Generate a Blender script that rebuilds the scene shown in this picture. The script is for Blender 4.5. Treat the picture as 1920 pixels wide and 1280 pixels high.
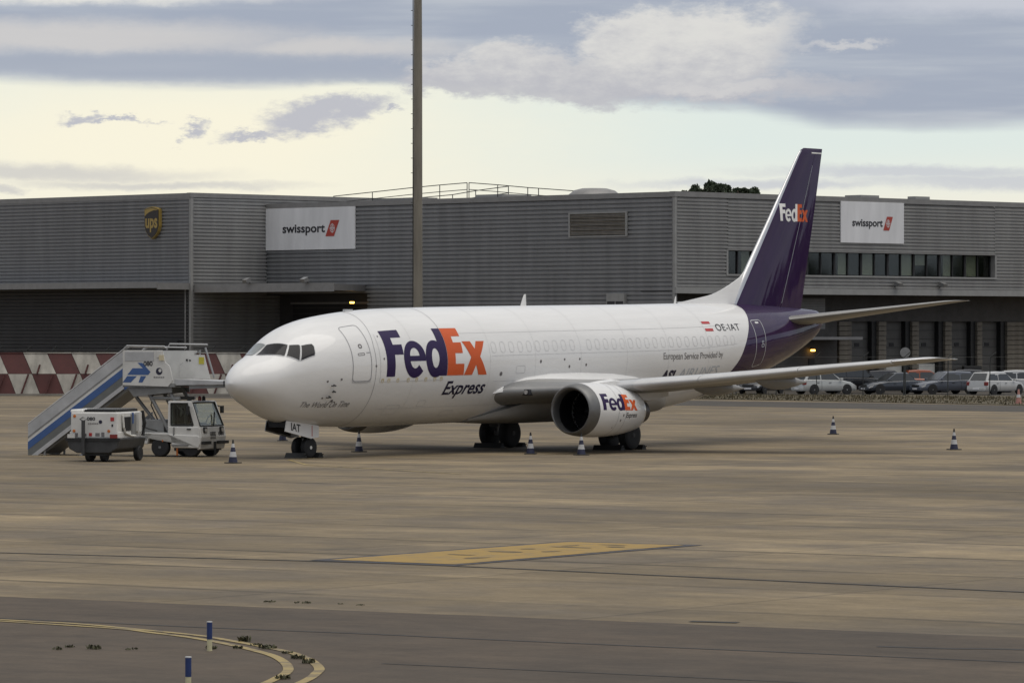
import bpy, bmesh, math, random
from mathutils import Vector, Matrix
from mathutils.geometry import tessellate_polygon
R = math.radians
PI = math.pi
sc = bpy.context.scene
for o in list(bpy.data.objects): bpy.data.objects.remove(o)
COL = sc.collection

# ------------------------------------------------------------------ camera
YAW = 0.63677
cam = bpy.data.cameras.new('camera'); cam_o = bpy.data.objects.new('camera', cam); COL.objects.link(cam_o)
cam_o.location = (-107.61, -91.02, 4.141)
cam_o.rotation_euler = (PI/2 - 0.0023046, 0, YAW - PI/2)
cam.sensor_width = 36; cam.lens = 8230.2/1920*36
cam.clip_start = 1; cam.clip_end = 6000
sc.camera = cam_o

# ------------------------------------------------------------------ world / sky
SUN_EL, SUN_AZ = R(70), R(-75)          # direction towards the sun, azimuth from +x
w = bpy.data.worlds.new('World'); sc.world = w; w.use_nodes = True
NT = w.node_tree; NT.nodes.clear()
def nd(t, **k):
    n = NT.nodes.new(t)
    for a, v in k.items(): setattr(n, a, v)
    return n
def lk(a, b): NT.links.new(a, b)
def mth(op, a, b=None, c=None):
    n = nd('ShaderNodeMath', operation=op)
    for i, v in enumerate((a, b, c)):
        if v is None: continue
        if isinstance(v, (int, float)): n.inputs[i].default_value = v
        else: lk(v, n.inputs[i])
    return n.outputs[0]
def rng(v, a, b, c=0., d=1., smooth=True):
    n = nd('ShaderNodeMapRange'); n.interpolation_type = 'SMOOTHSTEP' if smooth else 'LINEAR'
    lk(v, n.inputs[0])
    for i, x in enumerate((a, b, c, d)): n.inputs[i+1].default_value = x
    return n.outputs[0]
def mixc(f, a, b):
    n = nd('ShaderNodeMix', data_type='RGBA')
    for s, v in ((n.inputs['Factor'], f), (n.inputs[6], a), (n.inputs[7], b)):
        if isinstance(v, (int, float)): s.default_value = v
        elif isinstance(v, tuple): s.default_value = (*v, 1)
        else: lk(v, s)
    return n.outputs[2]
tc = nd('ShaderNodeTexCoord')
rot = nd('ShaderNodeVectorRotate', rotation_type='Z_AXIS'); lk(tc.outputs['Generated'], rot.inputs['Vector']); rot.inputs['Angle'].default_value = -YAW
sp = nd('ShaderNodeSeparateXYZ'); lk(rot.outputs[0], sp.inputs[0])
U0 = mth('MULTIPLY', mth('ARCTAN2', sp.outputs[1], sp.outputs[0]), -8.2302)     # thousandths of the picture to the right
V0 = mth('MULTIPLY', mth('ARCSINE', sp.outputs[2]), 8.2302)                      # and above the horizon
cmb = nd('ShaderNodeCombineXYZ'); lk(mth('MULTIPLY', sp.outputs[0], 8.23), cmb.inputs[0]); lk(mth('MULTIPLY', sp.outputs[1], 8.23), cmb.inputs[1]); lk(mth('MULTIPLY', sp.outputs[2], 20.), cmb.inputs[2])
def noise(scale, detail=6, rough=.55, off=0.):
    n = nd('ShaderNodeTexNoise'); m = nd('ShaderNodeMapping'); lk(cmb.outputs[0], m.inputs[0]); m.inputs['Location'].default_value = (off, off*.7, off*.3)
    lk(m.outputs[0], n.inputs['Vector']); n.inputs['Scale'].default_value = scale; n.inputs['Detail'].default_value = detail; n.inputs['Roughness'].default_value = rough
    return n.outputs[0]
nA, nB, nC, nD = noise(2.2, 4), noise(2.2, 4, off=7.3), noise(8, 5, .65, 3.1), noise(8, 5, .65, 11.7)
nW = noise(.55, 3, .5, 5.5)
nE, nF = noise(26, 4, .7, 2.2), noise(26, 4, .7, 9.1)
cmb2 = nd('ShaderNodeCombineXYZ'); lk(mth('MULTIPLY', sp.outputs[0], 8.23), cmb2.inputs[0]); lk(mth('MULTIPLY', sp.outputs[1], 8.23), cmb2.inputs[1]); lk(mth('MULTIPLY', sp.outputs[2], 110.), cmb2.inputs[2])
stn = nd('ShaderNodeTexNoise'); lk(cmb2.outputs[0], stn.inputs['Vector']); stn.inputs['Scale'].default_value = 1.5; stn.inputs['Detail'].default_value = 5; stn.inputs['Roughness'].default_value = .55
nS = stn.outputs[0]
def warp(a, b): # warped coordinates
    u = mth('ADD', U0, mth('ADD', mth('MULTIPLY', mth('SUBTRACT', nA, .5), a), mth('ADD', mth('MULTIPLY', mth('SUBTRACT', nC, .5), a*.55), mth('MULTIPLY', mth('SUBTRACT', nE, .5), a*.25))))
    v = mth('ADD', V0, mth('ADD', mth('MULTIPLY', mth('SUBTRACT', nB, .5), b), mth('ADD', mth('MULTIPLY', mth('SUBTRACT', nD, .5), b*.75), mth('MULTIPLY', mth('SUBTRACT', nF, .5), b*.4))))
    return u, v
Wc = warp(.28, .11)       # cumulus, ragged
Ws = warp(.30, .035)      # stratus, streaky
def blob(W, px, py, rx, ry, soft):
    u = mth('DIVIDE', mth('SUBTRACT', W[0], (px-960)/1000), rx/1000); v = mth('DIVIDE', mth('SUBTRACT', W[1], (621-py)/1000), ry/1000)
    d = mth('SQRT', mth('ADD', mth('MULTIPLY', u, u), mth('MULTIPLY', v, v)))
    return rng(d, 1-soft, 1+soft, 1., 0.)
def layer(col, masks, c, k=1.):
    m = masks[0]
    for x in masks[1:]: m = mth('MAXIMUM', m, x)
    if k != 1.: m = mth('MULTIPLY', m, k)
    return mixc(m, col, c)
col = mixc(rng(V0, .22, .36), (.92, .90, .78), (.78, .86, .82))
col = layer(col, [blob(Ws, 330, 270, 640, 150, .75)], (1.0, .95, .77))
# the grey deck above: it goes on overhead with slow light and dark patches
deck_edge = mth('ADD', mth('ADD', V0, mth('MULTIPLY', mth('SUBTRACT', nB, .5), .05)), rng(U0, -.15, .62, 0., .075))
deck_edge = mth('ADD', deck_edge, mth('MULTIPLY', rng(U0, .1, .45, 0., 1.), mth('MULTIPLY', rng(U0, .4, .62, 1., 0.), -.02)))
deck_edge = mth('ADD', deck_edge, rng(mth('ABSOLUTE', U0), 2.2, 7.5, 0., .62))     # unseen deck lowered at both sides, added to darken undersides
deck = rng(mth('ADD', deck_edge, mth('MULTIPLY', mth('SUBTRACT', nS, .5), .05)), .445, .482)
deck_c = mixc(rng(mth('ADD', mth('MULTIPLY', nW, .5), mth('MULTIPLY', nS, .5)), .40, .60), (.385, .43, .525), (.55, .585, .635))
high = mixc(rng(nW, .35, .65), (.74, .735, .74), (.98, .96, .92))
deck_c = mixc(rng(V0, .8, 9.5), deck_c, high)
col = mixc(deck, col, deck_c)
col = layer(col, [blob(Ws, 130, 75, 420, 30, .6), blob(Ws, 620, 92, 200, 18, .8)], (.66, .64, .63), .85)
col = layer(col, [blob(Ws, 120, -4, 330, 14, .8)], (.95, .92, .84), .9)
col = layer(col, [blob(Ws, 330, 128, 420, 26, .45), blob(Ws, 640, 140, 160, 20, .5)], (.40, .44, .525), .8)
col = layer(col, [blob(Ws, 1850, 10, 300, 22, .8)], (.62, .64, .70), .8)
# the big lit cloud
cum = [blob(Wc, 1070, 145, 320, 48, .3), blob(Wc, 1320, 85, 190, 68, .28), blob(Wc, 830, 150, 120, 44, .25), blob(Wc, 1190, 80, 100, 55, .3), blob(Wc, 960, 125, 110, 45, .3), blob(Wc, 1330, 165, 260, 26, .6)]
cum_c = mixc(rng(mth('ADD', mth('ADD', Wc[1], mth('MULTIPLY', mth('SUBTRACT', nC, .5), .22)), mth('MULTIPLY', mth('SUBTRACT', nE, .5), .10)), .42, .60), (.53, .53, .57), (.78, .765, .73))
col = layer(col, cum, cum_c, .92)
col = layer(col, [blob(Wc, 1600, 80, 60, 9, .8), blob(Wc, 1340, 160, 110, 16, .7)], (.68, .67, .67), .7)
# small grey clouds in front of the bright band
col = layer(col, [blob(Wc, 570, 222, 80, 30, .45), blob(Wc, 640, 216, 100, 20, .6), blob(Wc, 480, 246, 60, 9, .7), blob(Wc, 150, 226, 42, 11, .6), blob(Wc, 205, 228, 45, 5, .8), blob(Wc, 338, 234, 26, 9, .7), blob(Wc, 752, 228, 18, 8, .7)], (.50, .51, .58), .9)
col = layer(col, [blob(Ws, 60, 325, 300, 15, .7), blob(Ws, 300, 345, 220, 8, .8), blob(Ws, 20, 358, 60, 7, .6)], (.62, .61, .60), .75)
col = layer(col, [blob(Ws, 1700, 325, 240, 12, .6), blob(Ws, 1860, 342, 260, 14, .7), blob(Ws, 1450, 348, 230, 8, .8)], (.58, .60, .66), .75)
sky = nd('ShaderNodeTexSky', sky_type='NISHITA'); sky.sun_disc = False; sky.sun_elevation = SUN_EL; sky.sun_rotation = PI/2 - SUN_AZ
sky.air_density = 1.; sky.dust_density = 2.
bg1 = nd('ShaderNodeBackground'); lk(sky.outputs[0], bg1.inputs[0]); bg1.inputs[1].default_value = .07
bg2 = nd('ShaderNodeBackground'); lk(col, bg2.inputs[0]); bg2.inputs[1].default_value = 1.0
mx = nd('ShaderNodeMixShader'); mx.inputs[0].default_value = .93; lk(bg1.outputs[0], mx.inputs[1]); lk(bg2.outputs[0], mx.inputs[2])
wo = nd('ShaderNodeOutputWorld'); lk(mx.outputs[0], wo.inputs[0])

# ------------------------------------------------------------------ sun, exposure
sl = bpy.data.lights.new('sun', 'SUN'); sl.energy = 1.5; sl.angle = R(55); sl.color = (1, .95, .87)
so = bpy.data.objects.new('sun', sl); COL.objects.link(so); so.location = (0, 0, 200)
sd = Vector((math.cos(SUN_AZ)*math.cos(SUN_EL), math.sin(SUN_AZ)*math.cos(SUN_EL), math.sin(SUN_EL)))
so.rotation_euler = sd.to_track_quat('Z', 'Y').to_euler()
vs = sc.view_settings; vs.view_transform = 'Standard'; vs.look = 'None'; vs.gamma = 1; vs.exposure = 0; vs.use_curve_mapping = False
sc.render.engine = 'CYCLES'

# ------------------------------------------------------------------ materials
MATS = {}
def mat(name, c, rough=.5, metal=0., var=.12, scale=3., bump=0., bscale=40., c2=None, spec=.5, coat=0., emit=None, stretch=(1, 1, 1), dark=None):
    if name in MATS: return MATS[name]
    m = bpy.data.materials.new(name); m.use_nodes = True; n = m.node_tree; b = n.nodes['Principled BSDF']
    b.inputs['Roughness'].default_value = rough; b.inputs['Metallic'].default_value = metal
    b.inputs['Specular IOR Level'].default_value = spec; b.inputs['Coat Weight'].default_value = coat; b.inputs['Coat Roughness'].default_value = .03
    t = n.nodes.new('ShaderNodeTexCoord'); mp = n.nodes.new('ShaderNodeMapping'); mp.inputs['Scale'].default_value = stretch; n.links.new(t.outputs['Object'], mp.inputs[0])
    x = n.nodes.new('ShaderNodeTexNoise'); x.inputs['Scale'].default_value = scale; x.inputs['Detail'].default_value = 6; x.inputs['Roughness'].default_value = .6; n.links.new(mp.outputs[0], x.inputs['Vector'])
    r = n.nodes.new('ShaderNodeValToRGB'); e = r.color_ramp.elements
    a = tuple(v*(1-var) for v in c); d = c2 if c2 else tuple(min(1, v*(1+var)) for v in c)
    e[0].position = .3; e[0].color = (*a, 1); e[1].position = .7; e[1].color = (*d, 1)
    n.links.new(x.outputs[0], r.inputs[0]); n.links.new(r.outputs[0], b.inputs['Base Color'])
    if bump:
        y = n.nodes.new('ShaderNodeTexNoise'); y.inputs['Scale'].default_value = bscale; y.inputs['Detail'].default_value = 4; n.links.new(t.outputs['Object'], y.inputs['Vector'])
        k = n.nodes.new('ShaderNodeBump'); k.inputs['Strength'].default_value = bump; k.inputs['Distance'].default_value = .02; n.links.new(y.outputs[0], k.inputs['Height']); n.links.new(k.outputs[0], b.inputs['Normal'])
    if emit:
        b.inputs['Emission Color'].default_value = (*emit[0], 1); b.inputs['Emission Strength'].default_value = emit[1]
    MATS[name] = m; return m
def glass(name, tint, refl=.14):
    m = bpy.data.materials.new(name); m.use_nodes = True; n = m.node_tree; n.nodes.remove(n.nodes['Principled BSDF'])
    o = n.nodes['Material Output']; a = n.nodes.new('ShaderNodeBsdfTransparent'); a.inputs[0].default_value = (*tint, 1)
    g = n.nodes.new('ShaderNodeBsdfGlossy'); g.inputs['Roughness'].default_value = .04
    l = n.nodes.new('ShaderNodeLayerWeight'); l.inputs[0].default_value = .35
    q = n.nodes.new('ShaderNodeMath'); q.operation = 'MULTIPLY_ADD'; n.links.new(l.outputs['Fresnel'], q.inputs[0]); q.inputs[1].default_value = .25; q.inputs[2].default_value = refl
    s = n.nodes.new('ShaderNodeMixShader'); n.links.new(q.outputs[0], s.inputs[0]); n.links.new(a.outputs[0], s.inputs[1]); n.links.new(g.outputs[0], s.inputs[2]); n.links.new(s.outputs[0], o.inputs[0])
    MATS[name] = m; return m

# ------------------------------------------------------------------ mesh helpers
class MB:
    def __init__(s): s.v = []; s.f = []
    def add(s, vs, fs):
        k = len(s.v); s.v += [tuple(p) for p in vs]; s.f += [tuple(i+k for i in f) for f in fs]; return s
    def box(s, x0, x1, y0, y1, z0, z1):
        return s.add([(x0,y0,z0),(x1,y0,z0),(x1,y1,z0),(x0,y1,z0),(x0,y0,z1),(x1,y0,z1),(x1,y1,z1),(x0,y1,z1)],
                     [(0,3,2,1),(4,5,6,7),(0,1,5,4),(1,2,6,5),(2,3,7,6),(3,0,4,7)])
    def prism(s, poly, d0, d1, ax='y'):
        n = len(poly)
        def P(a, b, d): return (a, d, b) if ax == 'y' else ((d, a, b) if ax == 'x' else (a, b, d))
        vs = [P(a, b, d0) for a, b in poly] + [P(a, b, d1) for a, b in poly]
        return s.add(vs, [tuple(range(n)), tuple(range(2*n-1, n-1, -1))] + [(i, i+n, (i+1) % n+n, (i+1) % n) for i in range(n)])
    def loft(s, rings, cap0=True, cap1=True, closed=True):
        n = len(rings[0]); vs = [p for r in rings for p in r]; fs = []
        for i in range(len(rings)-1):
            for j in range(n if closed else n-1):
                a = i*n+j; b = i*n+(j+1) % n; fs.append((a, b, b+n, a+n))
        if cap0: fs.append(tuple(range(n-1, -1, -1)))
        if cap1: fs.append(tuple(range((len(rings)-1)*n, len(rings)*n)))
        return s.add(vs, fs)
    def tube(s, pts, r, n=8, r1=None):
        pts = [Vector(p) for p in pts]; rings = []
        for i, p in enumerate(pts):
            d = (pts[min(i+1, len(pts)-1)] - pts[max(i-1, 0)]).normalized()
            a = d.cross(Vector((0, 0, 1)));
            if a.length < 1e-3: a = d.cross(Vector((1, 0, 0)))
            a.normalize(); b = d.cross(a)
            q = r if r1 is None else r+(r1-r)*i/(len(pts)-1)
            rings.append([p + q*(math.cos(2*PI*k/n)*a + math.sin(2*PI*k/n)*b) for k in range(n)])
        return s.loft(rings)
    def lathe(s, prof, c, ax='z', n=24, caps=True):
        rings = []
        for t, r in prof:
            ring = []
            for k in range(n):
                a = 2*PI*k/n; p, q = r*math.cos(a), r*math.sin(a)
                ring.append((c[0]+p, c[1]+q, c[2]+t) if ax == 'z' else ((c[0]+p, c[1]+t, c[2]+q) if ax == 'y' else (c[0]+t, c[1]+p, c[2]+q)))
            rings.append(ring)
        return s.loft(rings, caps, caps)
    def obj(s, name, m, parent=None, smooth=False, bevel=0, loc=None):
        me = bpy.data.meshes.new(name); me.from_pydata(s.v, [], s.f); me.validate(); me.update()
        return link(name, me, m, parent, smooth, bevel, loc)
def fixn(me):
    bm = bmesh.new(); bm.from_mesh(me); bmesh.ops.recalc_face_normals(bm, faces=bm.faces); bm.to_mesh(me); bm.free()
def link(name, me, m, parent=None, smooth=False, bevel=0, loc=None):
    fixn(me)
    if m: me.materials.append(MATS[m] if isinstance(m, str) else m)
    o = bpy.data.objects.new(name, me); COL.objects.link(o)
    if parent: o.parent = parent
    if loc: o.location = loc
    if smooth:
        for p in me.polygons: p.use_smooth = True
        if smooth != 'all':
            bm = bmesh.new(); bm.from_mesh(me)
            for e in bm.edges:
                if len(e.link_faces) == 2 and e.calc_face_angle(0) > R(38): e.smooth = False
            bm.to_mesh(me); bm.free()
    if bevel:
        b = o.modifiers.new('bevel', 'BEVEL'); b.width = bevel; b.segments = 2; b.limit_method = 'ANGLE'
    return o
def tag(o, label=None, cat=None, group=None, kind=None):
    if label: o['label'] = label
    if cat: o['category'] = cat
    if group: o['group'] = group
    if kind: o['kind'] = kind
    return o
def thing(name, label, cat, loc=(0, 0, 0), rz=0, group=None):
    o = bpy.data.objects.new(name, None); COL.objects.link(o); o.location = loc; o.rotation_euler = (0, 0, rz); o.empty_display_size = .3
    return tag(o, label, cat, group)
def copy_tree(o, parent=None):
    c = o.copy(); COL.objects.link(c); c.parent = parent
    for ch in list(o.children): copy_tree(ch, c)
    return c
def sheet(name, poly, z, m, kind='structure', div=None):
    b = MB(); b.add([(x, y, z) for x, y in poly], [tuple(range(len(poly)))])
    return tag(b.obj(name, m), kind=kind)
def arc(c, r, a0, a1, n): return [(c[0]+r[0]*math.cos(a0+(a1-a0)*i/n), c[1]+r[1]*math.sin(a0+(a1-a0)*i/n)) for i in range(n+1)]
# flat artwork (letters, outlines) laid on a surface
def poly_bm(loops_list):
    bm = bmesh.new()
    for loops in loops_list:
        vv = [[Vector((a, b, 0)) for a, b in lp] for lp in loops]; tr = tessellate_polygon(vv)
        vs = [bm.verts.new(p) for lp in vv for p in lp]
        for t in tr:
            try: bm.faces.new([vs[i] for i in t])
            except ValueError: pass
    return bm
def text_bm(txt, width=None, height=1., shear=0., bold=0., spacing=1.):
    cu = bpy.data.curves.new('letters', 'FONT'); cu.body = txt; cu.size = 1; cu.shear = shear; cu.offset = bold; cu.space_character = spacing; cu.resolution_u = 4
    ob = bpy.data.objects.new('letters', cu); COL.objects.link(ob)
    dg = bpy.context.evaluated_depsgraph_get(); me = bpy.data.meshes.new_from_object(ob.evaluated_get(dg))
    bm = bmesh.new(); bm.from_mesh(me); bpy.data.objects.remove(ob); bpy.data.meshes.remove(me); bpy.data.curves.remove(cu)
    xs = [v.co.x for v in bm.verts]; x0, x1 = min(xs), max(xs); k = height/.70
    kx = width/(x1-x0) if width else k
    for v in bm.verts: v.co.x = (v.co.x-x0)*kx; v.co.y *= k
    return bm
def decal(name, bm, fn, m, parent, step=None):
    if step:
        for ax in (0, 1):
            xs = [v.co[ax] for v in bm.verts]; a = math.floor(min(xs)/step)*step
            while a < max(xs):
                a += step; no = Vector((0, 0, 0)); no[ax] = 1; co = Vector((0, 0, 0)); co[ax] = a
                bmesh.ops.bisect_plane(bm, geom=bm.verts[:]+bm.edges[:]+bm.faces[:], plane_co=co, plane_no=no)
    for v in bm.verts: v.co = Vector(fn(v.co.x, v.co.y))
    me = bpy.data.meshes.new(name); bm.to_mesh(me); bm.free()
    me.materials.append(MATS[m]); o = bpy.data.objects.new(name, me); COL.objects.link(o); o.parent = parent
    for p in me.polygons: p.use_smooth = True
    return o

# ------------------------------------------------------------------ palette
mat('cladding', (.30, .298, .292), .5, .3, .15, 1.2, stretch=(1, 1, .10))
mat('cladding_shaded', (.225, .227, .233), .5, .3, .15, 1.2, stretch=(1, 1, .10))  # same cladding, shade of the left-facing walls put into its colour
mat('trim', (.22, .215, .21), .5, .2, .1, 2)
mat('trim_light', (.26, .258, .25), .5, .1, .1, 2)
mat('canopy', (.17, .168, .17), .5, .2, .12, 1)
mat('dark', (.02, .02, .022), .7, 0, .2, 2)
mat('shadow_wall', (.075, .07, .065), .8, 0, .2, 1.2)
mat('door_grey', (.085, .082, .076), .6, 0, .15, 1)
mat('door_white', (.55, .54, .5), .6, 0, .1, 1)
mat('block', (.16, .142, .115), .85, 0, .25, 2, .3, 30)
mat('roofing', (.2, .2, .2), .8, 0, .15, .6)
mat('sign_white', (.66, .66, .67), .45, 0, .10, .9, stretch=(1, 1, .2))
mat('ink', (.02, .02, .025), .5)
mat('logo_red', (.36, .045, .03), .5, 0, .1, 3)
mat('ups_brown', (.022, .016, .012), .4)
mat('ups_gold', (.34, .235, .06), .4, 0, .1)
mat('canopy_shade_wall', (.055, .054, .055), .55, .2, .15, .6)  # dark tone put into the wall colour, deepens shade below the canopy
mat('tray', (.05, .05, .05), .55, .2, .3, 3)
mat('blind', (.72, .73, .68), .7, 0, .15, 1)
mat('interior', (.06, .062, .065), .8)
mat('steel', (.25, .25, .25), .45, .6, .15, 4)
mat('galv', (.2, .18, .145), .5, .3, .25, 2, stretch=(1, 1, .15))
mat('amber_lamp', (1, .6, .15), .4, emit=((1, .5, .08), 9))
mat('white_lamp', (1, .8, .5), .4, emit=((1, .75, .4), 6))
mat('fence', (.04, .042, .04), .5, .4)
mat('barrier_white', (.34, .32, .28), .7, 0, .3, 1.6, stretch=(1, 1, .4))
mat('barrier_red', (.068, .017, .015), .7, 0, .25, 1.5)
mat('concrete_kerb', (.2, .185, .16), .9, 0, .2, 1)
mat('aircraft_white', (.69, .685, .675), .45, 0, .07, 1.4, spec=.3, coat=.6, stretch=(.12, 1, 1))
mat('root_grey', (.20, .20, .20), .35, .1, .1, 1.2)
mat('aircraft_grey', (.46, .465, .475), .32, .1, .08, 1.2)
mat('slat_grey', (.52, .52, .52), .35, .1, .08, 1.2)
mat('wing_grey', (.27, .265, .255), .4, .15, .06, 1.2)
mat('bare_metal', (.55, .55, .56), .3, .9, .08, 2)
mat('lip_metal', (.17, .17, .168), .5, .7, .12, 3)
mat('purple', (.024, .007, .044), .6, 0, .15, 1, spec=.05, coat=.75)
mat('logo_purple', (.022, .010, .058), .4, 0, .05, 1, spec=.25)
mat('logo_orange', (.56, .095, .022), .4, 0, .05, 1, spec=.25)
mat('logo_white', (.76, .76, .74), .3)
mat('ink_blue', (.012, .010, .035), .35)
mat('ink_grey', (.16, .15, .15), .4)
mat('ink_pale', (.40, .43, .47), .4)
mat('seam', (.30, .30, .31), .5)
mat('seam_faint', (.54, .54, .54), .5)
mat('cockpit_glass', (.014, .014, .016), .12, 0, .1, 2, spec=.18)
mat('cockpit_glass_pale', (.16, .175, .17), .06, 0, .1, 2, spec=.7)
mat('tyre', (.012, .012, .013), .75, 0, .2, 8)
mat('hub_white', (.62, .61, .57), .5, 0, .15, 6)
mat('hub_dark', (.035, .035, .036), .5, .4, .2, 6)
mat('gear_metal', (.28, .28, .27), .4, .5, .2, 5)
mat('engine_dark', (.012, .012, .013), .45, .4, .2, 5)
mat('exhaust', (.07, .06, .052), .45, .8, .25, 5)
mat('flag_red', (.42, .03, .03), .4)
mat('line_gold', (.55, .48, .32), .4)
mat('truck_white', (.60, .59, .56), .4, 0, .12, 1.5, coat=.2)
mat('truck_grey', (.22, .22, .215), .5, .2, .2, 2)
mat('alu', (.45, .45, .45), .45, .4, .15, 2)
mat('alu_dull', (.27, .275, .28), .5, .3, .15, 2)
mat('stripe_blue', (.045, .10, .26), .45, 0, .1, 2)
mat('stripe_grey', (.13, .135, .13), .5, 0, .15, 2)
mat('black', (.012, .012, .012), .55, 0, .2, 5)
mat('plate_yellow', (.45, .40, .05), .5)
mat('red_lamp', (.18, .012, .01), .25, coat=.5)
mat('orange_lamp', (.5, .14, .02), .3)
mat('head_lamp', (.5, .5, .5), .15, .3, coat=.5)
mat('cone_blue', (.015, .017, .045), .6, 0, .2, 5)
mat('cone_white', (.45, .45, .45), .6, 0, .15, 5)
mat('cone_pink', (.36, .17, .14), .7, 0, .15, 5)
mat('post_blue', (.012, .03, .12), .5, 0, .15, 8)
mat('post_cream', (.52, .48, .30), .6, 0, .2, 8)
mat('leaf', (.035, .05, .025), .7, 0, .5, .7)
mat('leaf_weed', (.062, .06, .030), .8, 0, .4, 3)
mat('bark', (.09, .07, .05), .9, 0, .3, 4)
mat('dry_grass', (.062, .055, .028), .95, 0, .3, .8, c2=(.11, .085, .045))
mat('tar', (.028, .026, .025), .85, 0, .2, 2)
glass('window_glass', (.66, .68, .63), .015)
glass('car_glass', (.10, .11, .11), .06)
glass('cab_glass', (.86, .89, .86), .04)

def ground_mat(name, c_lo, c_hi, c_grey, lane, slab, joint, tone, rough=.85):
    m = bpy.data.materials.new(name); m.use_nodes = True; n = m.node_tree; b = n.nodes['Principled BSDF']; N = n.nodes.new; L = n.links.new
    b.inputs['Roughness'].default_value = rough; b.inputs['Specular IOR Level'].default_value = .35
    t = N('ShaderNodeTexCoord')
    def nz(s, det, ro=.6, st=(1, 1, 1), off=0):
        mp = N('ShaderNodeMapping'); mp.inputs['Scale'].default_value = st; mp.inputs['Location'].default_value = (off, off, 0); L(t.outputs['Object'], mp.inputs[0])
        x = N('ShaderNodeTexNoise'); x.inputs['Scale'].default_value = s; x.inputs['Detail'].default_value = det; x.inputs['Roughness'].default_value = ro; L(mp.outputs[0], x.inputs['Vector']); return x.outputs[0]
    def ma(op, a, b_=None, c=None):
        q = N('ShaderNodeMath'); q.operation = op
        for i, v in enumerate((a, b_, c)):
            if v is None: continue
            if isinstance(v, (int, float)): q.inputs[i].default_value = v
            else: L(v, q.inputs[i])
        return q.outputs[0]
    def mr(v, a, b_, c, d):
        q = N('ShaderNodeMapRange'); L(v, q.inputs[0])
        for i, x in enumerate((a, b_, c, d)): q.inputs[i+1].default_value = x
        return q.outputs[0]
    def mc(f, a, b_, mode='MIX'):
        q = N('ShaderNodeMix'); q.data_type = 'RGBA'; q.blend_type = mode
        for s, v in ((q.inputs['Factor'], f), (q.inputs[6], a), (q.inputs[7], b_)):
            if isinstance(v, (int, float)): s.default_value = v
            elif isinstance(v, tuple): s.default_value = (*v, 1)
            else: L(v, s)
        return q.outputs[2]
    s = N('ShaderNodeSeparateXYZ'); L(t.outputs['Object'], s.inputs[0])
    wob = ma('MULTIPLY', ma('SUBTRACT', nz(.05, 2), .5), 1.2)
    X = ma('ADD', ma('ADD', s.outputs[0], ma('MULTIPLY', s.outputs[1], .03)), wob)
    Y = ma('SUBTRACT', s.outputs[1], ma('MULTIPLY', s.outputs[0], .03))
    ix = ma('FLOOR', ma('DIVIDE', X, lane)); iy = ma('FLOOR', ma('DIVIDE', Y, slab))
    cv = N('ShaderNodeCombineXYZ'); L(ix, cv.inputs[0]); L(iy, cv.inputs[1])
    wn = N('ShaderNodeTexWhiteNoise'); wn.noise_dimensions = '2D'; L(cv.outputs[0], wn.inputs['Vector'])
    wl = N('ShaderNodeTexWhiteNoise'); wl.noise_dimensions = '1D'; L(ix, wl.inputs['W'])
    big = nz(.035, 5, .6); mid = nz(.22, 6, .65, off=31); str_ = nz(.5, 5, .6, (1, .22, 1), 57); fine = nz(9, 4, .7)
    col = mc(mr(big, .4, .6, 0, 1), c_lo, c_hi)
    col = mc(mr(mid, .42, .62, 0, .85), col, c_grey)
    pale = nz(.3, 5, .6, (1, .35, 1), 143)
    col = mc(mr(pale, .56, .68, 0, .6), col, tuple(min(1, v*1.25) for v in c_hi))
    f = ma('ADD', mr(wn.outputs[0], 0, 1, 1-tone, 1+tone), mr(wl.outputs[0], 0, 1, -tone, tone))
    f = ma('MULTIPLY', f, mr(str_, .3, .7, .86, 1.13)); f = ma('MULTIPLY', f, mr(fine, .3, .7, .9, 1.1))
    pat = nz(1.1, 7, .72, (1, .5, 1), 211); f = ma('MULTIPLY', f, mr(pat, .3, .7, .80, 1.2))
    sp_n = nz(3.2, 6, .75, (1, .6, 1), 311); f = ma('MULTIPLY', f, mr(sp_n, .3, .7, .86, 1.14))
    # sealed joints, oil stains
    fx = ma('ABSOLUTE', ma('SUBTRACT', ma('FRACT', ma('DIVIDE', X, lane)), .5)); fy = ma('ABSOLUTE', ma('SUBTRACT', ma('FRACT', ma('DIVIDE', Y, slab)), .5))
    jx = mr(fx,   .5-.22/lane, .5-.06/lane, 0, 1); jy = mr(fy, .5-.08/slab, .5-.03/slab, 0, 1)
    j = ma('MAXIMUM', ma('MULTIPLY', jx, mr(nz(.09, 3, off=12), .4, .6, .25, 1)), ma('MULTIPLY', jy, .5))
    f = ma('MULTIPLY', f, ma('SUBTRACT', 1., ma('MULTIPLY', j, joint)))
    st = mr(nz(.12, 7, .7, off=90), .60, .74, 1, .62); f = ma('MULTIPLY', f, st)
    fc = N('ShaderNodeCombineColor'); L(f, fc.inputs[0]); L(f, fc.inputs[1]); L(f, fc.inputs[2])
    col = mc(1., col, fc.outputs[0], 'MULTIPLY')
    L(col, b.inputs['Base Color'])
    bp = N('ShaderNodeBump'); bp.inputs['Strength'].default_value = .25; bp.inputs['Distance'].default_value = .01; L(fine, bp.inputs['Height']); L(bp.outputs[0], b.inputs['Normal'])
    MATS[name] = m
ground_mat('concrete', (.136, .104, .060), (.228, .176, .105), (.118, .096, .069), 5.0, 7.5, .6, .10)
ground_mat('asphalt', (.068, .051, .035), (.080, .060, .041), (.060, .047, .034), 3.6, 40., .0, .05)
ground_mat('road_asphalt', (.055, .047, .038), (.064, .055, .045), (.05, .045, .038), 4.0, 60., .0, .04)
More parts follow.
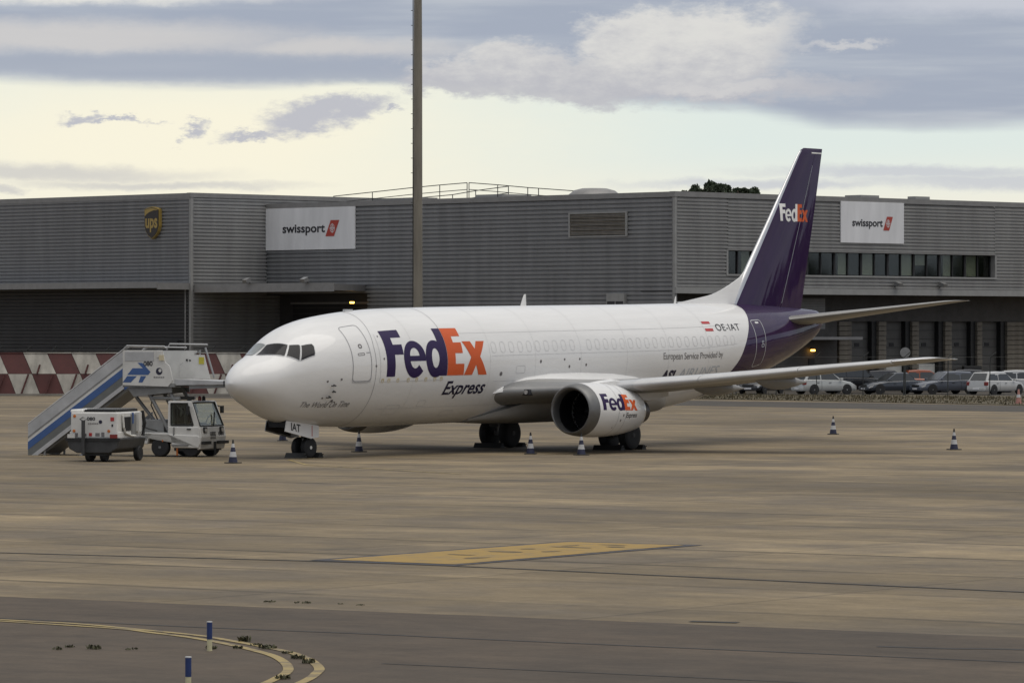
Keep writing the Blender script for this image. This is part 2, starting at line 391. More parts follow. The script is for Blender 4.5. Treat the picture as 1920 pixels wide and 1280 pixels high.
def paint_mat(name, c, under, wear):
    m = bpy.data.materials.new(name); m.use_nodes = True; n = m.node_tree; b = n.nodes['Principled BSDF']; b.inputs['Roughness'].default_value = .7
    t = n.nodes.new('ShaderNodeTexCoord'); x = n.nodes.new('ShaderNodeTexNoise'); x.inputs['Scale'].default_value = 1.6; x.inputs['Detail'].default_value = 8; x.inputs['Roughness'].default_value = .75
    n.links.new(t.outputs['Object'], x.inputs['Vector']); r = n.nodes.new('ShaderNodeValToRGB'); e = r.color_ramp.elements
    e[0].position = wear-.08; e[0].color = (*under, 1); e[1].position = wear+.08; e[1].color = (*c, 1); n.links.new(x.outputs[0], r.inputs[0]); n.links.new(r.outputs[0], b.inputs['Base Color']); MATS[name] = m
paint_mat('paint_yellow', (.29, .18, .03), (.19, .135, .055), .44)
paint_mat('paint_stroke', (.055, .042, .025), (.16, .105, .03), .47)
paint_mat('paint_black', (.03, .028, .034), (.10, .085, .065), .40)
paint_mat('rubber_mark', (.085, .066, .042), (.13, .10, .058), .50)
paint_mat('line_yellow', (.30, .225, .085), (.11, .088, .06), .46)

# ------------------------------------------------------------------ ground
S = 2500
sheet('ground', [(-S, -S), (S, -S), (S, S), (-S, S)], 0, 'concrete')
E0, E1 = Vector((-57.235, -43.817)), Vector((-55.758, -61.288))
ed = (E1-E0).normalized(); nn = Vector((ed.y, -ed.x))
if nn.dot(Vector((-1, -1))) < 0: nn = -nn
random.seed(4)
edge = [E0-ed*150, *[E0+ed*(i*.55-5)+nn*random.uniform(-.05, .05) for i in range(64)], E1+ed*220]
sheet('taxiway', [tuple(p) for p in edge] + [tuple(E1+ed*220+nn*320), tuple(E0-ed*150+nn*320)], .004, 'asphalt')
def strip(name, pts, wd, z, m, kind='structure'):
    L_, R_ = [], []
    for i, p in enumerate(pts):
        p = Vector(p); a = Vector(pts[max(i-1, 0)]); b = Vector(pts[min(i+1, len(pts)-1)]); d = (b-a).normalized(); n_ = Vector((-d.y, d.x))
        L_.append(p+n_*wd/2); R_.append(p-n_*wd/2)
    b = MB(); n = len(pts); b.add([(*p, z) for p in L_+R_], [(i, i+1, n+i+1, n+i) for i in range(n-1)])
    return tag(b.obj(name, m), kind=kind)
def smooth_path(pts, k=5):
    out = []
    for i in range(len(pts)-1):
        p0, p1, p2, p3 = [Vector(pts[min(max(j, 0), len(pts)-1)]) for j in (i-1, i, i+1, i+2)]
        for s in range(k):
            t = s/k; out.append(tuple(.5*((2*p1)+(p2-p0)*t+(2*p0-5*p1+4*p2-p3)*t*t+(3*p1-p0-3*p2+p3)*t**3)))
    return out + [tuple(pts[-1])]
out_l = [(-60.2, -36), (-60.9, -42), (-61.33, -47.66), (-61.35, -49.17), (-61.77, -50.85), (-62.11, -52.0), (-62.35, -52.54), (-63.05, -53.81), (-63.64, -54.8), (-64.16, -55.51), (-64.84, -56.27), (-65.73, -57.11), (-66.41, -57.6), (-66.89, -57.92), (-67.51, -58.28), (-68.85, -59.02), (-72, -60.6), (-80, -64)]
inn_l = [(-60.45, -36), (-61.1, -42), (-61.55, -47.7), (-61.75, -50.21), (-62.10, -51.22), (-62.52, -52.3), (-63.25, -53.6), (-63.99, -54.71), (-64.5, -55.38), (-65.22, -56.14), (-66.0, -56.84), (-66.6, -57.28), (-67.1, -57.58), (-67.7, -57.93), (-69.05, -58.65), (-72.2, -60.2), (-80.2, -63.6)]
strip('taxiway_edge_line', smooth_path(out_l), .13, .012, 'line_yellow'); strip('taxiway_edge_line', smooth_path(inn_l), .13, .012, 'line_yellow')
for pts, wd in (([(-62, -36), (-61.08, -47.41), (-60.83, -51.1), (-60.5, -53.82), (-60.37, -56.08), (-59.68, -63.54), (-58.5, -75)], .10), ([(-64.6, -57.2), (-64.39, -59.06), (-64.06, -62.28), (-63.4, -70)], .06), ([(-58.4, -60.6), (-58.15, -61.6), (-57.76, -62.43), (-57.2, -66)], .16), ([(-55.70, -55.8), (-55.6, -56.2), (-55.52, -56.5)], .22)):
    strip('tar_joint', smooth_path(pts), wd, .008, 'tar')
# wide sealed joint that runs past the painted panel
strip('tar_joint', smooth_path([(-47.6, -30), (-47.28, -34.49), (-46.18, -40.8), (-45.95, -44.03), (-46.3, -49.5), (-46.74, -56.12), (-47.6, -68)]), .16, .008, 'tar')
# painted yellow panel with a black border
pc = [(-45.95, -40.85), (-37.30, -40.38), (-37.05, -43.45), (-45.85, -44.10)]
sheet('stand_marking_border', pc, .008, 'paint_black')
cx = sum(p[0] for p in pc)/4; cy = sum(p[1] for p in pc)/4
def inset(p, dx, dy): return (p[0] + (dx if p[0] < cx else -dx), p[1] + (dy if p[1] < cy else -dy))
sheet('stand_marking_panel', [inset(p, .30, .24) for p in pc], .012, 'paint_yellow')
random.seed(21); QS = []
for cx_, cy2, lx, ly in ((-43.6, -42.9, .5, .28), (-42.9, -42.0, .18, .5), (-41.5, -41.9, .25, .7), (-40.9, -42.6, .4, .22), (-40.4, -41.7, .3, .22), (-39.4, -42.0, .2, .8), (-38.9, -41.6, .35, .2), (-38.8, -42.6, .3, .3), (-38.2, -42.1, .15, .5)):
    lx *= .75; ly *= .7
    QS.append([(cx_+lx*math.cos(a*PI/4+.4)*random.uniform(.6, 1.1), cy2+ly*math.sin(a*PI/4+.4)*random.uniform(.6, 1.1)) for a in range(8)])
for q in QS:
    sheet('stand_marking_stroke', q, .016, 'paint_stroke')
# faint yellow stand line near the nose and a service line further back
strip('stand_line', [(-6, -14), (-2, -5), (2, -1), (8, 0)], .14, .008, 'line_yellow')
# road and verge in front of the car park
strip('service_road', [(118, 130), (108, 92), (104.5, 66), (102.5, 51), (99.3, 34.5), (94, 12), (80, -40)], 13.5, .004, 'road_asphalt')
VL = [(124, 130), (118.0, 92), (116.5, 68.68), (115.2, 58.35), (111.24, 44.1), (106.58, 31.8), (103.0, 22), (92, -12)]
VR = [(134, -12), (136.5, 22), (136.3, 44), (137, 56), (131, 68.7), (126, 74), (126, 92), (130, 130)]
sheet('verge', VL+VR, .03, 'dry_grass')
sheet('car_park', [(134, -12), (136.5, 22), (136.3, 44), (137, 56), (131, 68.7), (126, 74), (138, 80), (176, 74), (190, -20)], .012, 'road_asphalt')
bl = MB(); random.seed(11)
for i in range(6000):
    t = random.random(); y = 22+t*50; xl = 106.5+(y-31.8)*.27 if y < 68 else 116.5
    x = xl + random.uniform(0, 1)**.8*max(3, 131-xl); h = random.uniform(.04, .16); a = random.uniform(0, PI); wd = random.uniform(.02, .06)
    if random.random() < .08: h *= 2
    dx, dy = math.cos(a)*wd, math.sin(a)*wd; l = random.uniform(-.05, .05)
    bl.add([(x-dx, y-dy, .028), (x+dx, y+dy, .028), (x+l, y+l, .03+h)], [(0, 1, 2)])
tag(bl.obj('verge_grass', 'dry_grass'), 'short dry brown grass on the verge before the car park', 'grass', kind='stuff')

# ------------------------------------------------------------------ buildings
BR = R(-8.5157)
def corr(axis, fix, a0, a1, z0, z1, m, parent, name='cladding', pitch=.265, d=.12, sgn=-1):
    """ribbed sheet wall on the plane axis=fix, running a0..a1 and z0..z1, facing -axis"""
    b = MB(); prof = []; z = z0
    while z < z1-1e-3:
        for dz, o in ((0, 0), (.03, d*.9), (pitch-.10, d), (pitch-.06, .0)):
            if z+dz < z1: prof.append((z+dz, o))
        z += pitch
    prof.append((z1, 0)); n = len(prof)
    def P(a, z, o): return (fix+sgn*o, a, z) if axis == 'x' else (a, fix+sgn*o, z)
    b.add([P(a0, z, o) for z, o in prof]+[P(a1, z, o) for z, o in prof], [(i, i+1, n+i+1, n+i) for i in range(n-1)])
    return b.obj(name, m, parent)
def place(o, axis, fix): pass
# --- right-hand terminal (faces x=0 and y=0 of its own frame)
T1 = thing('cargo_terminal', 'large grey ribbed-metal cargo terminal behind the aircraft, with office windows and loading docks', 'building', (138.5, 77.25, 0), BR)
H1 = 13.62
corr('x', 0, 0.12, 30.4, 0, H1-.35, 'cladding_shaded', T1, pitch=.30); corr('x', 0, 30.4, 41.4, 6.9, H1-.35, 'cladding_shaded', T1, pitch=.30)
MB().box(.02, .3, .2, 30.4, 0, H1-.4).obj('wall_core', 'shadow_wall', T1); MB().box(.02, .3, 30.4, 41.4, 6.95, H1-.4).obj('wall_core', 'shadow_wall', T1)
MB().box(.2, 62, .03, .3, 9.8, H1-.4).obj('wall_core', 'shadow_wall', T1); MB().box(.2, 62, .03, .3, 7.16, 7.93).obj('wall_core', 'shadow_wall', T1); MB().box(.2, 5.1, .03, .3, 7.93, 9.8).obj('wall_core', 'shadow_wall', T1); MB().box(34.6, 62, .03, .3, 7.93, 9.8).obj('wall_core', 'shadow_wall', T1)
MB().box(4.9, 5.1, .3, 2.7, 7.9, 9.9).obj('office_end_wall', 'interior', T1); MB().box(34.6, 34.8, .3, 2.7, 7.9, 9.9).obj('office_end_wall', 'interior', T1)
MB().box(61.8, 62, .2, 41, 0, H1-.4).obj('end_wall', 'cladding_shaded', T1)
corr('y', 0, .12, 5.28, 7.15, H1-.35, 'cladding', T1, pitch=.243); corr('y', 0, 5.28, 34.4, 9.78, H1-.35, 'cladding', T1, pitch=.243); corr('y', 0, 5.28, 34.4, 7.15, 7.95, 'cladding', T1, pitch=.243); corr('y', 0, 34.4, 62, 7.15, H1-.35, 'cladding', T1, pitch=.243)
MB().box(-.1, .12, -.1, .12, 0, H1-.3).obj('corner_trim', 'trim_light', T1)
MB().box(-.14, .35, .1, 41.4, H1-.36, H1).obj('parapet_cap', 'trim', T1); MB().box(-.15, 62, -.14, .35, H1-.34, H1+.02).obj('parapet_cap', 'trim', T1)
MB().box(.36, 62, .36, 41.3, H1-.9, H1-.6).obj('roof', 'roofing', T1)
# office window band
MB().box(5.1, 34.6, -.16, .22, 7.95, 8.08).obj('window_sill', 'trim_light', T1)
MB().box(5.1, 34.6, -.14, .06, 9.70, 9.79).obj('window_head', 'trim', T1)
MB().box(5.1, 5.28, -.13, .3, 8.08, 9.70).obj('window_jamb', 'trim_light', T1); MB().box(34.40, 34.58, -.13, .3, 8.08, 9.70).obj('window_jamb', 'trim_light', T1)
MB().box(5.2, 34.5, 2.6, 2.7, 7.9, 9.9).obj('office_back_wall', 'interior', T1)
MB().box(5.2, 34.5, .5, 2.6, 7.86, 7.94).obj('office_floor', 'interior', T1); MB().box(5.2, 34.5, .5, 2.6, 9.8, 9.86).obj('office_ceiling', 'interior', T1)
random.seed(7); nw = 20; pw = 29.12/nw
pane = None
for i in range(nw):
    x0 = 5.28+i*pw
    if pane is None:
        pane = MB().box(.05, pw-.05, 0, .02, 8.12, 9.66).obj('window_pane', 'window_glass', T1, loc=(x0, .4, 0))
        mull = MB().box(-.05, .05, -.06, .10, 8.08, 9.7).obj('mullion', 'dark', T1, loc=(x0+pw, .38, 0))
    else:
        q = pane.copy(); COL.objects.link(q); q.location = (x0, .4, 0)
        if i < nw-1: q = mull.copy(); COL.objects.link(q); q.location = (x0+pw, .38, 0); q.scale = (1.9 if i % 2 else .8, 1, 1)
    k = [0, 2, 1, 0, 0, 1, 0, 0, 2, 0, 1, 0, 0, 1, 3, 0, 2, 0, 1, 0][i]
    if k == 1: MB().box(x0+.1, x0+pw-.1,   .44, .46, 8.15, 9.66).obj('window_blind', 'blind', T1)
    if k == 2: MB().box(x0+.5, x0+pw-.1,   .44, .46, 8.15, 9.66).obj('window_blind', 'blind', T1)
    if k == 3: MB().box(x0+.1, x0+pw-.1, .44, .46, 8.9, 9.66).obj('window_blind', 'blind', T1)
# overhang and dock wall below
MB().box(-.12, 62, -.22, .1, 6.72, 7.15).obj('fascia', 'trim_light', T1)
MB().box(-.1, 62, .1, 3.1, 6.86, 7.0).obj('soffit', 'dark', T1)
DOORS = [(21.8, 24.76), (25.65, 28.54), (29.33, 32.32), (33.12, 36.05), (36.67, 39.58), (42, 45), (46, 49)]
xs = [(.1, DOORS[0][0])]+[(DOORS[i][1], DOORS[i+1][0]) for i in range(len(DOORS)-1)]+[(DOORS[-1][1], 62)]
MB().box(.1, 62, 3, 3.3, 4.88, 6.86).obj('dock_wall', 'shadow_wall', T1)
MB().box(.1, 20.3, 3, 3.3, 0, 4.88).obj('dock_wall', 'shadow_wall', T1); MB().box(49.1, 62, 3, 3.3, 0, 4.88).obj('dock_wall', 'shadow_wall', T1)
blk = {}
for a, b in [(20.4, 21.8)]+xs[1:-1]:
    MB().box(a+.06, b-.06, 3.06, 3.3, 0, 4.88).obj('pier_core', 'dark', T1)
    wd = round(b-a, 2); n = 14
    for r in range(n):
        if wd not in blk: blk[wd] = MB().box(.02, wd-.02, -.12, .12, .0, .315).obj('block', 'block', T1, loc=(a, 3., .03+r*.346), bevel=.02)
        else: q = blk[wd].copy(); COL.objects.link(q); q.location = (a, 3.+random.uniform(-.015, .015), .03+r*.346)
for i, (a, b) in enumerate(DOORS):
    d = MB().box(a, b, 3.5, 3.6, 1.1, 4.86).obj('dock_door', 'door_grey', T1)
    for r in range(1, 6): MB().box(a+.02, b-.02, 3.46, 3.5, 1.1+r*.62, 1.12+r*.62).obj('door_rail', 'dark', d)
    MB().box(a+1.0, a+1.5, 3.46, 3.5, 3.05, 3.3).obj('door_window', 'dark', d)
    MB().box(b-.5, b, 3.1, 3.5, .3, 4.86).obj('dock_seal', 'black', T1)
    MB().box(a+.02, b-.52, 3.2, 3.5, 0, 1.08).obj('dock_leveller', 'door_white' if i in (1, 2) else 'concrete_kerb', T1)
    if i in (1, 2): MB().box(a+.05, b-.55, 3.42, 3.47, 1.1, 1.75).obj('dock_panel', 'door_white', d)
    if i == 3: MB().box(a+1.2, b+.3, 2.7, 2.95, .9, 1.6).obj('dock_bumper', 'black', T1)
MB().box(14.5, 20.2, .5, 3.0, 3.55, 3.75).obj('entrance_canopy', 'canopy', T1)
MB().box(17.2, 17.8, 2.94, 3.0, 0.1, 2.2).obj('entrance_door', 'dark', T1)
lv = MB().box(15.0, 18.9, 2.9, 3.0, 4.3, 6.5).obj('dock_louvre', 'trim', T1)
for i in range(12): MB().box(15.1, 18.8, 2.84, 2.9, 4.38+i*.175, 4.46+i*.175).obj('slat', 'trim_light', lv)
# louvre high on the left face
lo = MB().box(-.07, .1, 4.34, 9.85, 10.72, 12.28).obj('louvre', 'dark', T1)
for i in range(14): MB().box(-.17, -.07, 4.45, 9.75, 10.8+i*.105, 10.85+i*.105).obj('slat', 'block', lo)
for q in ((4.3, 9.9, 12.26, 12.36), (4.3, 9.9, 10.64, 10.74)): MB().box(-.2, -.06, *q).obj('louvre_frame', 'trim_light', lo)
for q in ((4.3, 4.45), (9.75, 9.9)): MB().box(-.2, -.06, *q, 10.74, 12.26).obj('louvre_frame', 'trim_light', lo)
ve = MB().box(-.35, 0, 4.4, 6.1, 5.5, 6.75).obj('wall_vent', 'trim_light', T1)
for q in ((4.5, 5.2), (5.3, 6.0)): MB().box(-.37, -.34, *q, 5.55, 6.2).obj('vent_opening', 'dark', ve)
# recess under the left canopy
MB().box(1.2, 1.4, 30.3, 41.4, 0, 6.95).obj('recess_wall', 'canopy_shade_wall', T1); MB().box(0, 1.2, 30.2, 30.4, 0, 6.95).obj('recess_side', 'canopy_shade_wall', T1); MB().box(-.05, 1.3, 30.4, 41.4, 6.84, 6.9).obj('recess_head', 'dark', T1)
gd = MB().box(1.1, 1.2, 31.5, 39.8, 0, 6.15).obj('roller_door', 'dark', T1)
MB().box(1.05, 1.1, 31.3, 40.0, 6.15, 6.3).obj('door_frame', 'trim', gd)
for i in range(14): MB().box(1.08, 1.1, 31.5, 39.8, .4+i*.42, .43+i*.42).obj('door_slat', 'door_grey', gd)
b = MB(); b.prism([(-7.2, 41.3), (-7.2, 26.29), (0, 30.67), (0, 41.3)], 7.06, 7.52, 'z'); b.obj('canopy', 'canopy', T1)
b = MB(); b.prism([(-7.28, 41.3), (-7.28, 26.2), (-7.2, 26.25), (-7.2, 41.3)], 6.98, 7.6, 'z'); b.obj('canopy_fascia', 'trim', T1)
# roof light dome
rings = []
for t, k in ((0, 1), (.25, .95), (.5, .75), (.62, .45)): rings.append([(6.5+2.2*k*math.cos(a*PI/6), 13.8+1.75*k*math.sin(a*PI/6), H1-.1+t*1.25) for a in range(12)])
MB().loft(rings).obj('roof_light', 'trim', T1, True)
MB().box(8, 11, 24.6, 27.4, H1-.6, H1+.55).obj('roof_unit', 'trim_light', T1); MB().box(8, 10, 33.5, 38.5, H1-.6, H1+.5).obj('roof_unit', 'trim', T1)
MB().box(20, 22, .5, 2.0, H1, H1+.22).obj('roof_vent', 'trim_light', T1); MB().box(26, 27.6, .45, 1.2, H1+.02, H1+.25).obj('roof_vent', 'trim_light', T1)
# --- left-hand terminal
T2 = thing('cargo_terminal', 'grey ribbed-metal cargo hall at far left, with long canopy and brown shield sign', 'building', (138.5, 77.25, 0), BR)
H2 = 14.28; XA, YA = -7.44, 41.48
corr('x', XA, YA+.12, 130, 7.4, H2-.35, 'cladding_shaded', T2); corr('x', XA, YA+.12, 130, 0, 7.4, 'canopy_shade_wall', T2, 'lower_cladding'); corr('y', YA, XA+.12, 1.5, 0, 6.9, 'cladding', T2); corr('y', YA, XA+.12, -.1, 6.9, H1-.4, 'cladding', T2); MB().box(XA+.15, 1.5, YA+.03, YA+.3, 0, H1-.5).obj('wall_core', 'shadow_wall', T2); MB().box(XA+.03, XA+.3, YA+.3, 130, 0, H2-.4).obj('wall_core', 'shadow_wall', T2); corr('y', YA+.02, XA+.12, 45, H1-.4, H2-.3, 'cladding', T2)
MB().box(XA-.1, XA+.14, YA-.1, YA+.12, 0, H2-.3).obj('corner_trim', 'trim_light', T2)
MB().box(XA-.14, XA+.3, YA, 130, H2-.36, H2).obj('parapet_cap', 'trim', T2); MB().box(XA-.15, 45, YA-.14, YA+.3, H2-.32, H2+.02).obj('parapet_cap', 'trim', T2)
MB().box(XA+.3, 45, YA+.3, 130, H2-.9, H2-.6).obj('roof', 'roofing', T2)
b = MB(); b.prism([(XA-3.2, YA+.1), (XA-3.2, 130), (XA, 130), (XA, YA+.1)], 7.36, 7.6, 'z'); b.obj('canopy', 'canopy', T2)
MB().box(XA-3.28, XA-3.2, YA+.04, 130, 7.3, 7.74).obj('canopy_fascia', 'trim', T2); MB().box(XA-3.2, XA, YA+.02, YA+.1, 7.2, 7.68).obj('canopy_end', 'trim', T2)
MB().box(XA-.3, XA, YA+1.2, YA+2.6, 2.9, 3.5).obj('junction_box', 'dark', T2)
MB().tube([(XA-.12, YA+.5, 0), (XA-.12, YA+.5, 7.2)], .06).obj('downpipe', 'trim', T2)

def bpt(x, y, z=0):
    c, s = math.cos(BR), math.sin(BR); return Vector((138.5+c*x-s*y, 77.25+s*x+c*y, z))
# signs: a board at a wall, u = reading direction
def sign_board(name, label, cat, base, ang, wd, ht, th=.12):
    t = thing(name, label, cat, base, ang)
    MB().box(0, wd, -th, 0, 0, ht).obj('board', 'sign_white', t, bevel=.01)
    return t
def swiss(t, wd, ht, x0, x1, zc, cap):
    f = lambda dx, dz: (lambda a, b: (dx+a, -.135, dz+b))
    tw = (x1-x0)*.75
    decal('lettering', text_bm('swissport', tw, cap, 0, .024), f(x0, zc-cap*.42), 'ink', t)
    a = x0+tw+.05; h = cap*1.9; z0 = zc-h*.5
    lg = decal('logo', poly_bm([[[(0, 0), ((x1-a)*.62, 0), (x1-a, h), ((x1-a)*.38, h)]]]), f(a, z0), 'logo_red', t)
    cxx = (x1-a)/2
    for r0, r1 in ((.27, .23), (.15, .11)):
        decal('logo_ring', poly_bm([[arc((cxx, h/2), (h*r0*.8, h*r0), 0, 2*PI, 24)[:-1], arc((cxx, h/2), (h*r1*.8, h*r1), 0, 2*PI, 24)[:-1]]]), lambda p, q: (a+p, -.14, z0+q), 'sign_white', lg)
    decal('logo_cross', poly_bm([[[(cxx-.02, h*.2), (cxx+.02, h*.2), (cxx+.02, h*.8), (cxx-.02, h*.8)]], [[(cxx-h*.24, h*.48), (cxx+h*.24, h*.48), (cxx+h*.24, h*.52), (cxx-h*.24, h*.52)]]]), lambda p, q: (a+p, -.143, z0+q), 'sign_white', lg)
sA = sign_board('wall_sign', 'wide white sign with dark lettering and red logo, left of the light mast', 'sign', bpt(-.07, 41.4, 10.15), BR-PI/2, 9.75, 3.1)
swiss(sA, 9.75, 3.1, 1.9, 8.1, 1.55, .62)
sB = sign_board('wall_sign', 'white sign with dark lettering and red logo, right of the purple tail fin', 'sign', bpt(17.04, -.07, 10.40), BR, 6.9, 2.92)
swiss(sB, 6.9, 2.92, 1.2, 5.65, 1.42, .52)
# shield sign
sh = thing('shield_sign', 'brown and gold shield-shaped sign on the far left wall', 'sign', bpt(XA-.08, YA+5.35, 10.95), BR-PI/2)
def shield(k, dz=0):
    top = [(-.5*k, .62*k), (-.25*k, .7*k), (0, .74*k), (.25*k, .7*k), (.5*k, .62*k)]
    side = [(.5*k, -.15*k), (.42*k, -.38*k), (.25*k, -.58*k), (0, -.74*k), (-.25*k, -.58*k), (-.42*k, -.38*k), (-.5*k, -.15*k)]
    return [(x*1.65+1.36, z*1.62+1.2+dz) for x, z in top+side]
MB().prism(shield(1), -.3, 0, 'y').obj('shield_body', 'ups_gold', sh)
MB().prism(shield(.95), -.33, -.29, 'y').obj('shield_face', 'ups_brown', sh)
decal('gold_swoosh', poly_bm([[[(.60, 2.14), (1.0, 2.24), (1.36, 2.28), (1.75, 2.24), (2.1, 2.14), (1.6, 2.12), (1.1, 2.0), (.75, 1.82), (.60, 1.68)]]]), lambda a, b: (a, -.338, b), 'ups_gold', sh)
decal('lettering', text_bm('ups', 1.36, .98, 0, .03), lambda a, b: (a+.68, -.338, b+.86), 'ups_gold', sh)

# roof handrails
def railing(label, pts, hts):
    t = thing('roof_railing', label, 'railing', bpt(*pts[0], H1-.6), 0)
    o = Vector(t.location)
    P = [bpt(*p, 0) for p in pts]
    tops = [Vector((p.x, p.y, h))-o for p, h in zip(P, hts)]
    MB().tube(tops, .035, 6).obj('top_rail', 'fence', t); MB().tube([q-Vector((0, 0, .5)) for q in tops], .03, 6).obj('mid_rail', 'fence', t)
    for q in tops: MB().tube([q, Vector((q.x, q.y, 0))], .035, 6).obj('post', 'fence', t)
railing('thin dark roof handrail peaking above the roof right of the light mast', [(8, 42.8), (8, 38.5), (8, 34.0), (8, 31.2), (8, 28.3)], [14.4, 14.62, 14.86, 14.98, 15.08])
railing('thin dark roof handrail sloping down to the roof light', [(8, 28.1), (8, 25.1), (8, 22.0), (8, 20.9), (8, 17.4), (8, 15.5)], [15.08, 14.85, 14.58, 14.5, 14.24, 14.06])
railing('short lower roof handrail behind the light mast', [(14, 39.5), (14, 36.0), (14, 33.5), (14, 30)], [14.35, 14.5, 14.75, 15.0])

# flood lights and lit lamps
def flood(p, ang, label):
    t = thing('floodlight', label, 'floodlight', p, ang, 'unlit floodlights on the terminal')
    MB().tube([(0, 0, 0), (0, -.25, .18)], .04, 6).obj('bracket', 'fence', t)
    MB().prism([(-.12, .1), (-.55, .02), (-.62, .25), (-.2, .42)], -.22, .22, 'x').obj('housing', 'steel', t)
flood(bpt(-7.2, 35.2, 7.6), BR-PI/2, 'small floodlight on the dark canopy edge, left one of two'); flood(bpt(-7.2, 29.0, 7.6), BR-PI/2, 'small floodlight on the dark canopy edge, right one of two')
flood(bpt(23.0, -.1, 7.3), BR, 'small floodlight under the office windows, nearer the tail fin'); flood(bpt(28.0, -.1, 7.3), BR, 'small floodlight under the office windows, farther from the tail fin')
def lamp(p, ang, label, m='amber_lamp', k=1.):
    t = thing('wall_lamp', label, 'lamp', p, ang)
    MB().box(-.3*k, .3*k, -.3*k, 0, 0, .22*k).obj('housing', 'fence', t)
    MB().box(-.22*k, .22*k, -.36*k, -.06*k, -.2*k, 0).obj('lens', m, t)
lamp(bpt(-.1, 31.9, 6.3), BR-PI/2, 'glowing amber lamp under the dark canopy above the cockpit', 'amber_lamp', .62); lamp(bpt(17.4, 2.88, 2.85), BR, 'glowing amber lamp below the tail of the aircraft', 'amber_lamp', .62); lamp(bpt(20.15, 2.86, 1.3), BR, 'tiny glowing lamp low on the dock wall behind the black car', 'white_lamp', .45)

# ------------------------------------------------------------------ light mast
ms = thing('light_mast', 'tall grey-brown light mast standing behind the aircraft', 'mast', (104.45, 72.95, 0))
MB().lathe([(0, .30), (8, .28), (20, .265), (34, .2)], (0, 0, 0), 'z', 20).obj('pole', 'galv', ms, True)
MB().lathe([(0, .5), (.08, .5), (.09, .32), (.4, .31)], (0, 0, 0), 'z', 20).obj('base_flange', 'steel', ms)
rg = None
for i in range(30):
    z = 3+i*.9; p = (-.595*.3, .804*.3, z)
    if rg is None: rg = MB().tube([(0, 0, 0), (-.08, .1, 0)], .02, 5).obj('climbing_peg', 'fence', ms, loc=p)
    else: q = rg.copy(); COL.objects.link(q); q.location = p
MB().tube([(-.595*.31, .804*.31, 0), (-.595*.29, .804*.29, 30)], .03, 6).obj('cable_conduit', 'fence', ms)
hd = MB().lathe([(0, .2), (.1, 1.1), (.35, 1.1), (.5, .3)], (0, 0, 33.8), 'z', 12).obj('lamp_ring', 'steel', ms)
for k in range(6):
    a = k*PI/3; MB().box(-.25, .25, -.2, .2, -.25, .25).obj('flood_lamp', 'steel', ms, loc=(1.35*math.cos(a), 1.35*math.sin(a), 33.9))

# ------------------------------------------------------------------ cargo jet (x aft from the nose, -y port side, z up)
AC = thing('cargo_jet', 'white twin-engine cargo jet with purple tail fin parked on the apron', 'airplane')
ST = [(.239, 2.474, 2.454, .021, 2.46), (.316, 2.64, 2.3, .207, 2.46), (.479, 2.837, 2.125, .41, 2.46), (.719, 3.023, 1.96, .603, 2.48), (1.055, 3.208, 1.782, .815, 2.52), (1.391, 3.346, 1.627, .972, 2.58), (1.679, 3.463, 1.49, 1.058, 2.64), (1.967, 3.637, 1.362, 1.131, 2.7), (2.351, 3.891, 1.241, 1.255, 2.78), (2.831, 4.157, 1.146, 1.415, 2.86), (3.408, 4.372, 1.077, 1.575, 2.92), (4.176, 4.554, 1.029, 1.716, 2.97), (5.136, 4.69, .995, 1.82, 3.01), (6.2, 4.80, .97, 1.86, 3.04), (7.6, 4.89, .97, 1.88, 3.06),
      (9.4, 4.94, .99, 1.88, 3.09), (16, 5.04, 1.07, 1.88, 3.19), (22, 5.11, 1.16, 1.88, 3.28), (24, 5.14, 1.30, 1.88, 3.34), (26, 5.17, 1.58, 1.84, 3.45), (28, 5.18, 1.95, 1.72, 3.62), (30, 5.16, 2.38, 1.50, 3.82), (32, 5.10, 2.90, 1.14, 4.02), (33.5, 5.03, 3.40, .80, 4.2), (34.5, 4.98, 3.80, .55, 4.38), (35, 4.94, 4.08, .38, 4.5), (35.2, 4.80, 4.3, .22, 4.55)]
def slopes(xs, ys):
    n = len(xs); d = [(ys[i+1]-ys[i])/(xs[i+1]-xs[i]) for i in range(n-1)]; m = [d[0]]
    for i in range(1, n-1):
        if d[i-1]*d[i] <= 0: m.append(0.)
        else:
            h0, h1 = xs[i]-xs[i-1], xs[i+1]-xs[i]; m.append(3*(h0+h1)/((2*h1+h0)/d[i-1]+(h1+2*h0)/d[i]))
    return m+[d[-1]]
SX = [s[0] for s in ST]; SY = [[s[k] for s in ST] for k in (1, 2, 3, 4)]; SM = [slopes(SX, y) for y in SY]
def interp(x, xs, ys, m):
    i = 0
    while i < len(xs)-2 and x > xs[i+1]: i += 1
    h = xs[i+1]-xs[i]; t = (x-xs[i])/h
    return (1+2*t)*(1-t)**2*ys[i]+t*(1-t)**2*h*m[i]+t*t*(3-2*t)*ys[i+1]+t*t*(t-1)*h*m[i+1]
def sec(x): return [interp(x, SX, SY[k], SM[k]) for k in range(4)]
def FS(x, th, off=0.):
    zt, zb, wd, zc = sec(x); c = math.cos(th)
    return (x, -(wd+off)*math.sin(th), zc+((zt-zc if c > 0 else zc-zb)+off)*c)
XB = [(0, 28.85), (.28, 28.82), (.5, 28.74), (.8, 28.47), (1.08, 28.13), (1.34, 27.78), (1.57, 27.5), (1.84, 27.18), (2.03, 26.85), (2.5, 26.0), (PI, 25.6)]
def xb(th):
    th = abs((th+PI) % (2*PI)-PI); xs = [a for a, _ in XB]; ys = [b for _, b in XB]
    return interp(th, xs, ys, slopes(xs, ys))
NT_ = 96; TH = [2*PI*i/NT_ for i in range(NT_)]
fr = [SX[0]+.0, .26, .29]+[.316+(.479-.316)*i/3 for i in range(3)]+[.479+i*.08 for i in range(40)]+[3.7+i*.25 for i in range(20)]+[8.7+i*.75 for i in range(22)]
